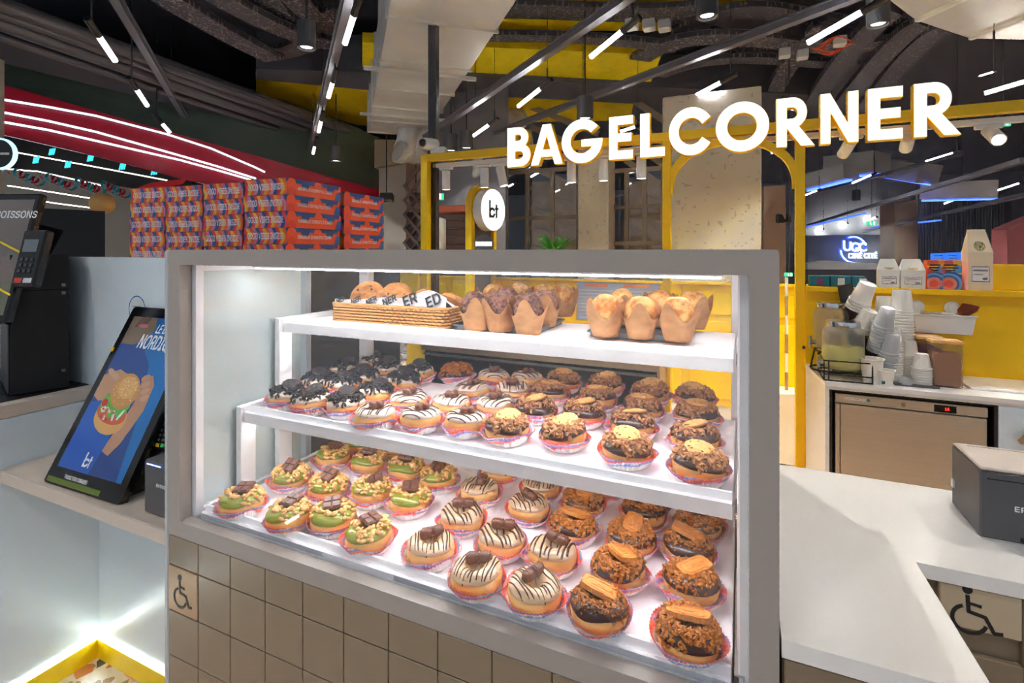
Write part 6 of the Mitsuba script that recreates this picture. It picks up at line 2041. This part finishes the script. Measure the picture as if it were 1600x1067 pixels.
for i, (x, y, w) in enumerate(((42, 277, 'leftmost'), (92, 284, 'second from left'), (138, 291, 'third from left'), (178, 296, 'rightmost'))):
    kh = thing('spiral_ribbon', f'teal and red spiral ribbon decoration in the left shop, {w}', 'decoration', 'spiral ribbons in the left shop')
    a0_, b0_ = at(x - 20, y - 8, 8.0), at(x + 22, y + 9, 8.0)
    for nm, ph, mm_, em in (('teal_ribbon', 0, 'mat_teal', [.0, .28, .36]), ('red_ribbon', PI, 'mat_red_fascia', None)):
        tt = np.linspace(0, 1, 70)
        ax = a0_ + (b0_ - a0_) * tt[:, None]
        an = tt * 2 * PI * 2.2 + ph
        off = np.stack([np.zeros(70), np.cos(an), np.sin(an)], 1) * .07
        nx = ax + off
        P_ = np.stack([nx - (b0_ - a0_) * .05, nx + (b0_ - a0_) * .05], 1)
        part(kh, nm, S(grid(P_), mm_, True, emit=None))
for i, (x, y) in enumerate(((80, 237), (105, 257), (140, 247), (190, 260), (240, 268), (55, 250))):
    q = at(x, y, 8.2)
    one('teal_lamp', S(cat([tube([q + [dx, 0, -.05], q + [dx + .05, 0, .05]], .014, 6) for dx in (-.06, 0, .06)]), 'mat_teal', emit=[.05, .7, .8], weight=.05), f'small teal glowing ornament on the black soffit, {["first", "third", "fourth", "fifth", "last", "second"][i]} from left', 'ornament', 'teal ornaments on the soffit')
k = one('red_flag', slab([(215, 293), (238, 285), (290, 279), (284, 287), (262, 292)], 5.0, .02, 'mat_red_flag'), 'bright red pointed awning tip above the boxes', 'awning')
one('beige_column', slab([(-80, 80), (-22, 84), (-22, 420), (-80, 420)], 5.5, .2, 'mat_sand_wall'), 'beige column at the far left edge', 'pillar')
k = thing('blue_round_sign', 'round dark sign with pale blue glowing rim at the far left edge', 'sign')
q = at(4, 241, 5.3)
Mq = frame_m(q, (cs * .8 + sn * .6, sn * .8 - cs * .6, 0), (0, 0, 1))
Mq = frame_m(q, (cs, sn, 0), (0, 0, 1))
part(k, 'disc', S(put(ext(Point(0, 0).buffer(.155, 36), .03), Mq), 'mat_black'))
part(k, 'lit_rim', S(put(ext(Point(0, 0).buffer(.162, 36).difference(Point(0, 0).buffer(.146, 36)), .04), Mq), 'mat_white', emit=[.5, 2.0, 3.0], weight=.2), label='pale blue glowing rim')
part(k, 'lettering', S(put(bx(-.02, .10, -.012, .012, .031, .033), Mq), 'mat_white_plastic'))
one('timber_ball', S(trimesh.creation.icosphere(2, .13).apply_translation(at(160, 318, 6)), 'mat_rope', True), 'pale wooden ornament at the left end of the boxes', 'ornament')
# far right shops
k = thing('cinema_front', 'dark grey cinema front wall with a canopy, far behind the bar', 'wall panel')
part(k, 'wall', slab([(1262, 368), (1400, 366), (1400, 414), (1262, 414)], 22, .3, 'mat_far_grey'))
part(k, 'canopy', slab([(1262, 412), (1290, 407), (1400, 413), (1400, 421), (1262, 421)], 21, .5, 'mat_cup_white'))
part(k, 'glass_front', slab([(1262, 421), (1400, 421), (1400, 446), (1262, 446)], 21.6, .2, 'mat_far_dark'))
k = thing('neon_sign', 'blue and white neon sign reading UGC CINÉ CITÉ on the grey cinema wall', 'sign')
dN = 21.5
sN = dN / FOCAL
Mn = frame_m(at(1332, 390, dN), (cs, sn, 0), (0, 0, 1))
mat('neon_blue', (30, 60, 220), .4)


def neon(poly, z, em, nm, lab):
    part(k, nm, S(put(ext(affinity.scale(poly, sN, sN, origin=(0, 0)), .05).apply_translation([0, 0, z]), Mn), 'mat_white', emit=em, weight=.1), label=lab)


ly = lambda pts, w: LineString(pts).buffer(w, cap_style=1)
u_ = ly([(-15, 13), (-15, 4)] + arc(-10, 4, 5, 180, 360, 12) + [(-5, 11)], 1.3)
g_ = ly(arc(3, 4, 6, 50, 330, 20) + [(8, 2), (4, 2)], 1.3)
c_2 = ly(arc(15, 4, 6, 50, 310, 20), 1.3)
neon(unary_union([u_, g_, c_2]), .06, [1.5, 2.0, 3.2], 'lettering', 'glowing lettering UGC')
neon(unary_union([ly(arc(0, 0, 20, 20, 110, 30), .9), ly(arc(0, 0, 20, 185, 275, 30), .9)]), .05, [.8, 1.5, 3.4], 'arc', 'glowing blue arcs')
tm = text('CINÉ CITÉ', 8.0 * sN, .05, .80)
tm.apply_translation([-9 * sN, -13.5 * sN, .06])
part(k, 'lettering', S(put(tm, Mn), 'mat_white', emit=[1.5, 1.9, 2.2], weight=.1), label='glowing lettering CINÉ CITÉ')
part(k, 'blue_backlight', S(put(ext(affinity.scale(unary_union([ly(arc(0, 0, 20, 15, 115, 30), 2.2), ly(arc(0, 0, 20, 180, 280, 30), 2.2), u_.buffer(1.2), g_.buffer(1.2), c_2.buffer(1.2)]), sN, sN, origin=(0, 0)), .02).apply_translation([0, 0, .01]), Mn), 'mat_neon_blue', emit=[.04, .10, .9], weight=.1), label='blue glowing backing')
for i, (x0, y0, x1, y1, th_, w) in enumerate(((1300, 262, 1378, 254, .5, 'below the letter N'), (1262, 286, 1330, 268, .35, 'beside the right yellow post'), (1385, 262, 1452, 272, .45, 'below the letters E and R'), (1440, 300, 1560, 296, .4, 'above the slatted wall'))):
    a_, b_ = at(x0, y0, 13), at(x1, y1, 12)
    kd = thing('air_duct', 'distant silver duct with a blue light line, ' + w, 'duct', 'distant ducts in the hall')
    part(kd, 'duct_section', S(bar(a_, b_, th_ * 1.6, th_), 'mat_duct'))
    part(kd, 'light_line', S(bar(a_ - [0, 0, th_ / 2 + .03], b_ - [0, 0, th_ / 2 + .03], .10, .03), 'mat_neon_blue', emit=[.2, .5, 4.0], weight=.1), label='blue glowing light line')
for i, (x0, y0, x1, y1, w) in enumerate(((1262, 354, 1352, 333, 'left of the exit sign'), (1362, 356, 1470, 344, 'right of the exit sign'))):
    one('blue_light_line', S(bar(at(x0, y0, 19), at(x1, y1, 16), .06, .05), 'mat_neon_blue', emit=[.08, .22, 1.6], weight=.08), 'thin blue glowing line along a distant track, ' + w, 'lamp', 'blue lines in the hall')
# slatted wall
k = thing('slatted_wall', 'tall grey slatted wall far behind the tall coffee bag', 'wall panel')
ns = 30
for i in range(ns):
    x = 1434 + (1572 - 1434) * i / ns
    q0_, q1_ = at(x, 302 + 0.02 * (x - 1434), 17), at(x, 430, 17)
    part(k, 'slat', S(put(bx(-.022, .022, 0, q0_[2] - .3, -.05, .0), frame_m((q0_[0], q0_[1], .3), (cs, sn, 0), (0, 0, 1))), 'mat_slat'))
part(k, 'backing', slab([(1430, 300), (1580, 300), (1580, 440), (1430, 440)], 17.6, .2, 'mat_far_dark'))
one('brown_column', slab([(1398, 318), (1434, 312), (1434, 446), (1398, 446)], 15, .6, 'mat_brown_pillar'), 'brown column left of the slatted wall', 'pillar')
one('red_wall_panel', slab([(1574, 358), (1590, 350), (1640, 330), (1640, 440), (1574, 440)], 9, .3, 'mat_pink_wall'), 'dull red wall panel at the right edge behind the planter box', 'wall panel')
mat('screen_blue', (30, 80, 210), .3)
for i, (x0, x1, w) in enumerate(((1457, 1503, 'left of the tall coffee bag'), (1552, 1574, 'right of the tall coffee bag'))):
    km = thing('menu_screen', f'blue lit menu screen, {w}', 'screen')
    part(km, 'panel', slab([(x0, 396), (x1, 394), (x1, 418), (x0, 418)], 12, .06, 'mat_screen_blue'))
    scene[km + '__panel']['emitter'] = {'type': 'area', 'radiance': rgb([.03, .16, .75]), 'sampling_weight': .05}
    for c_ in range(2):
        for r2_ in range(4):
            part(km, 'text_line', slab([(x0 + 4 + c_ * (x1 - x0) * .5, 399 + r2_ * 4), (x0 + c_ * (x1 - x0) * .5 + (x1 - x0) * .36, 398.6 + r2_ * 4), (x0 + c_ * (x1 - x0) * .5 + (x1 - x0) * .36, 400 + r2_ * 4), (x0 + 4 + c_ * (x1 - x0) * .5, 400.4 + r2_ * 4)], 11.95, .03, 'mat_white'))
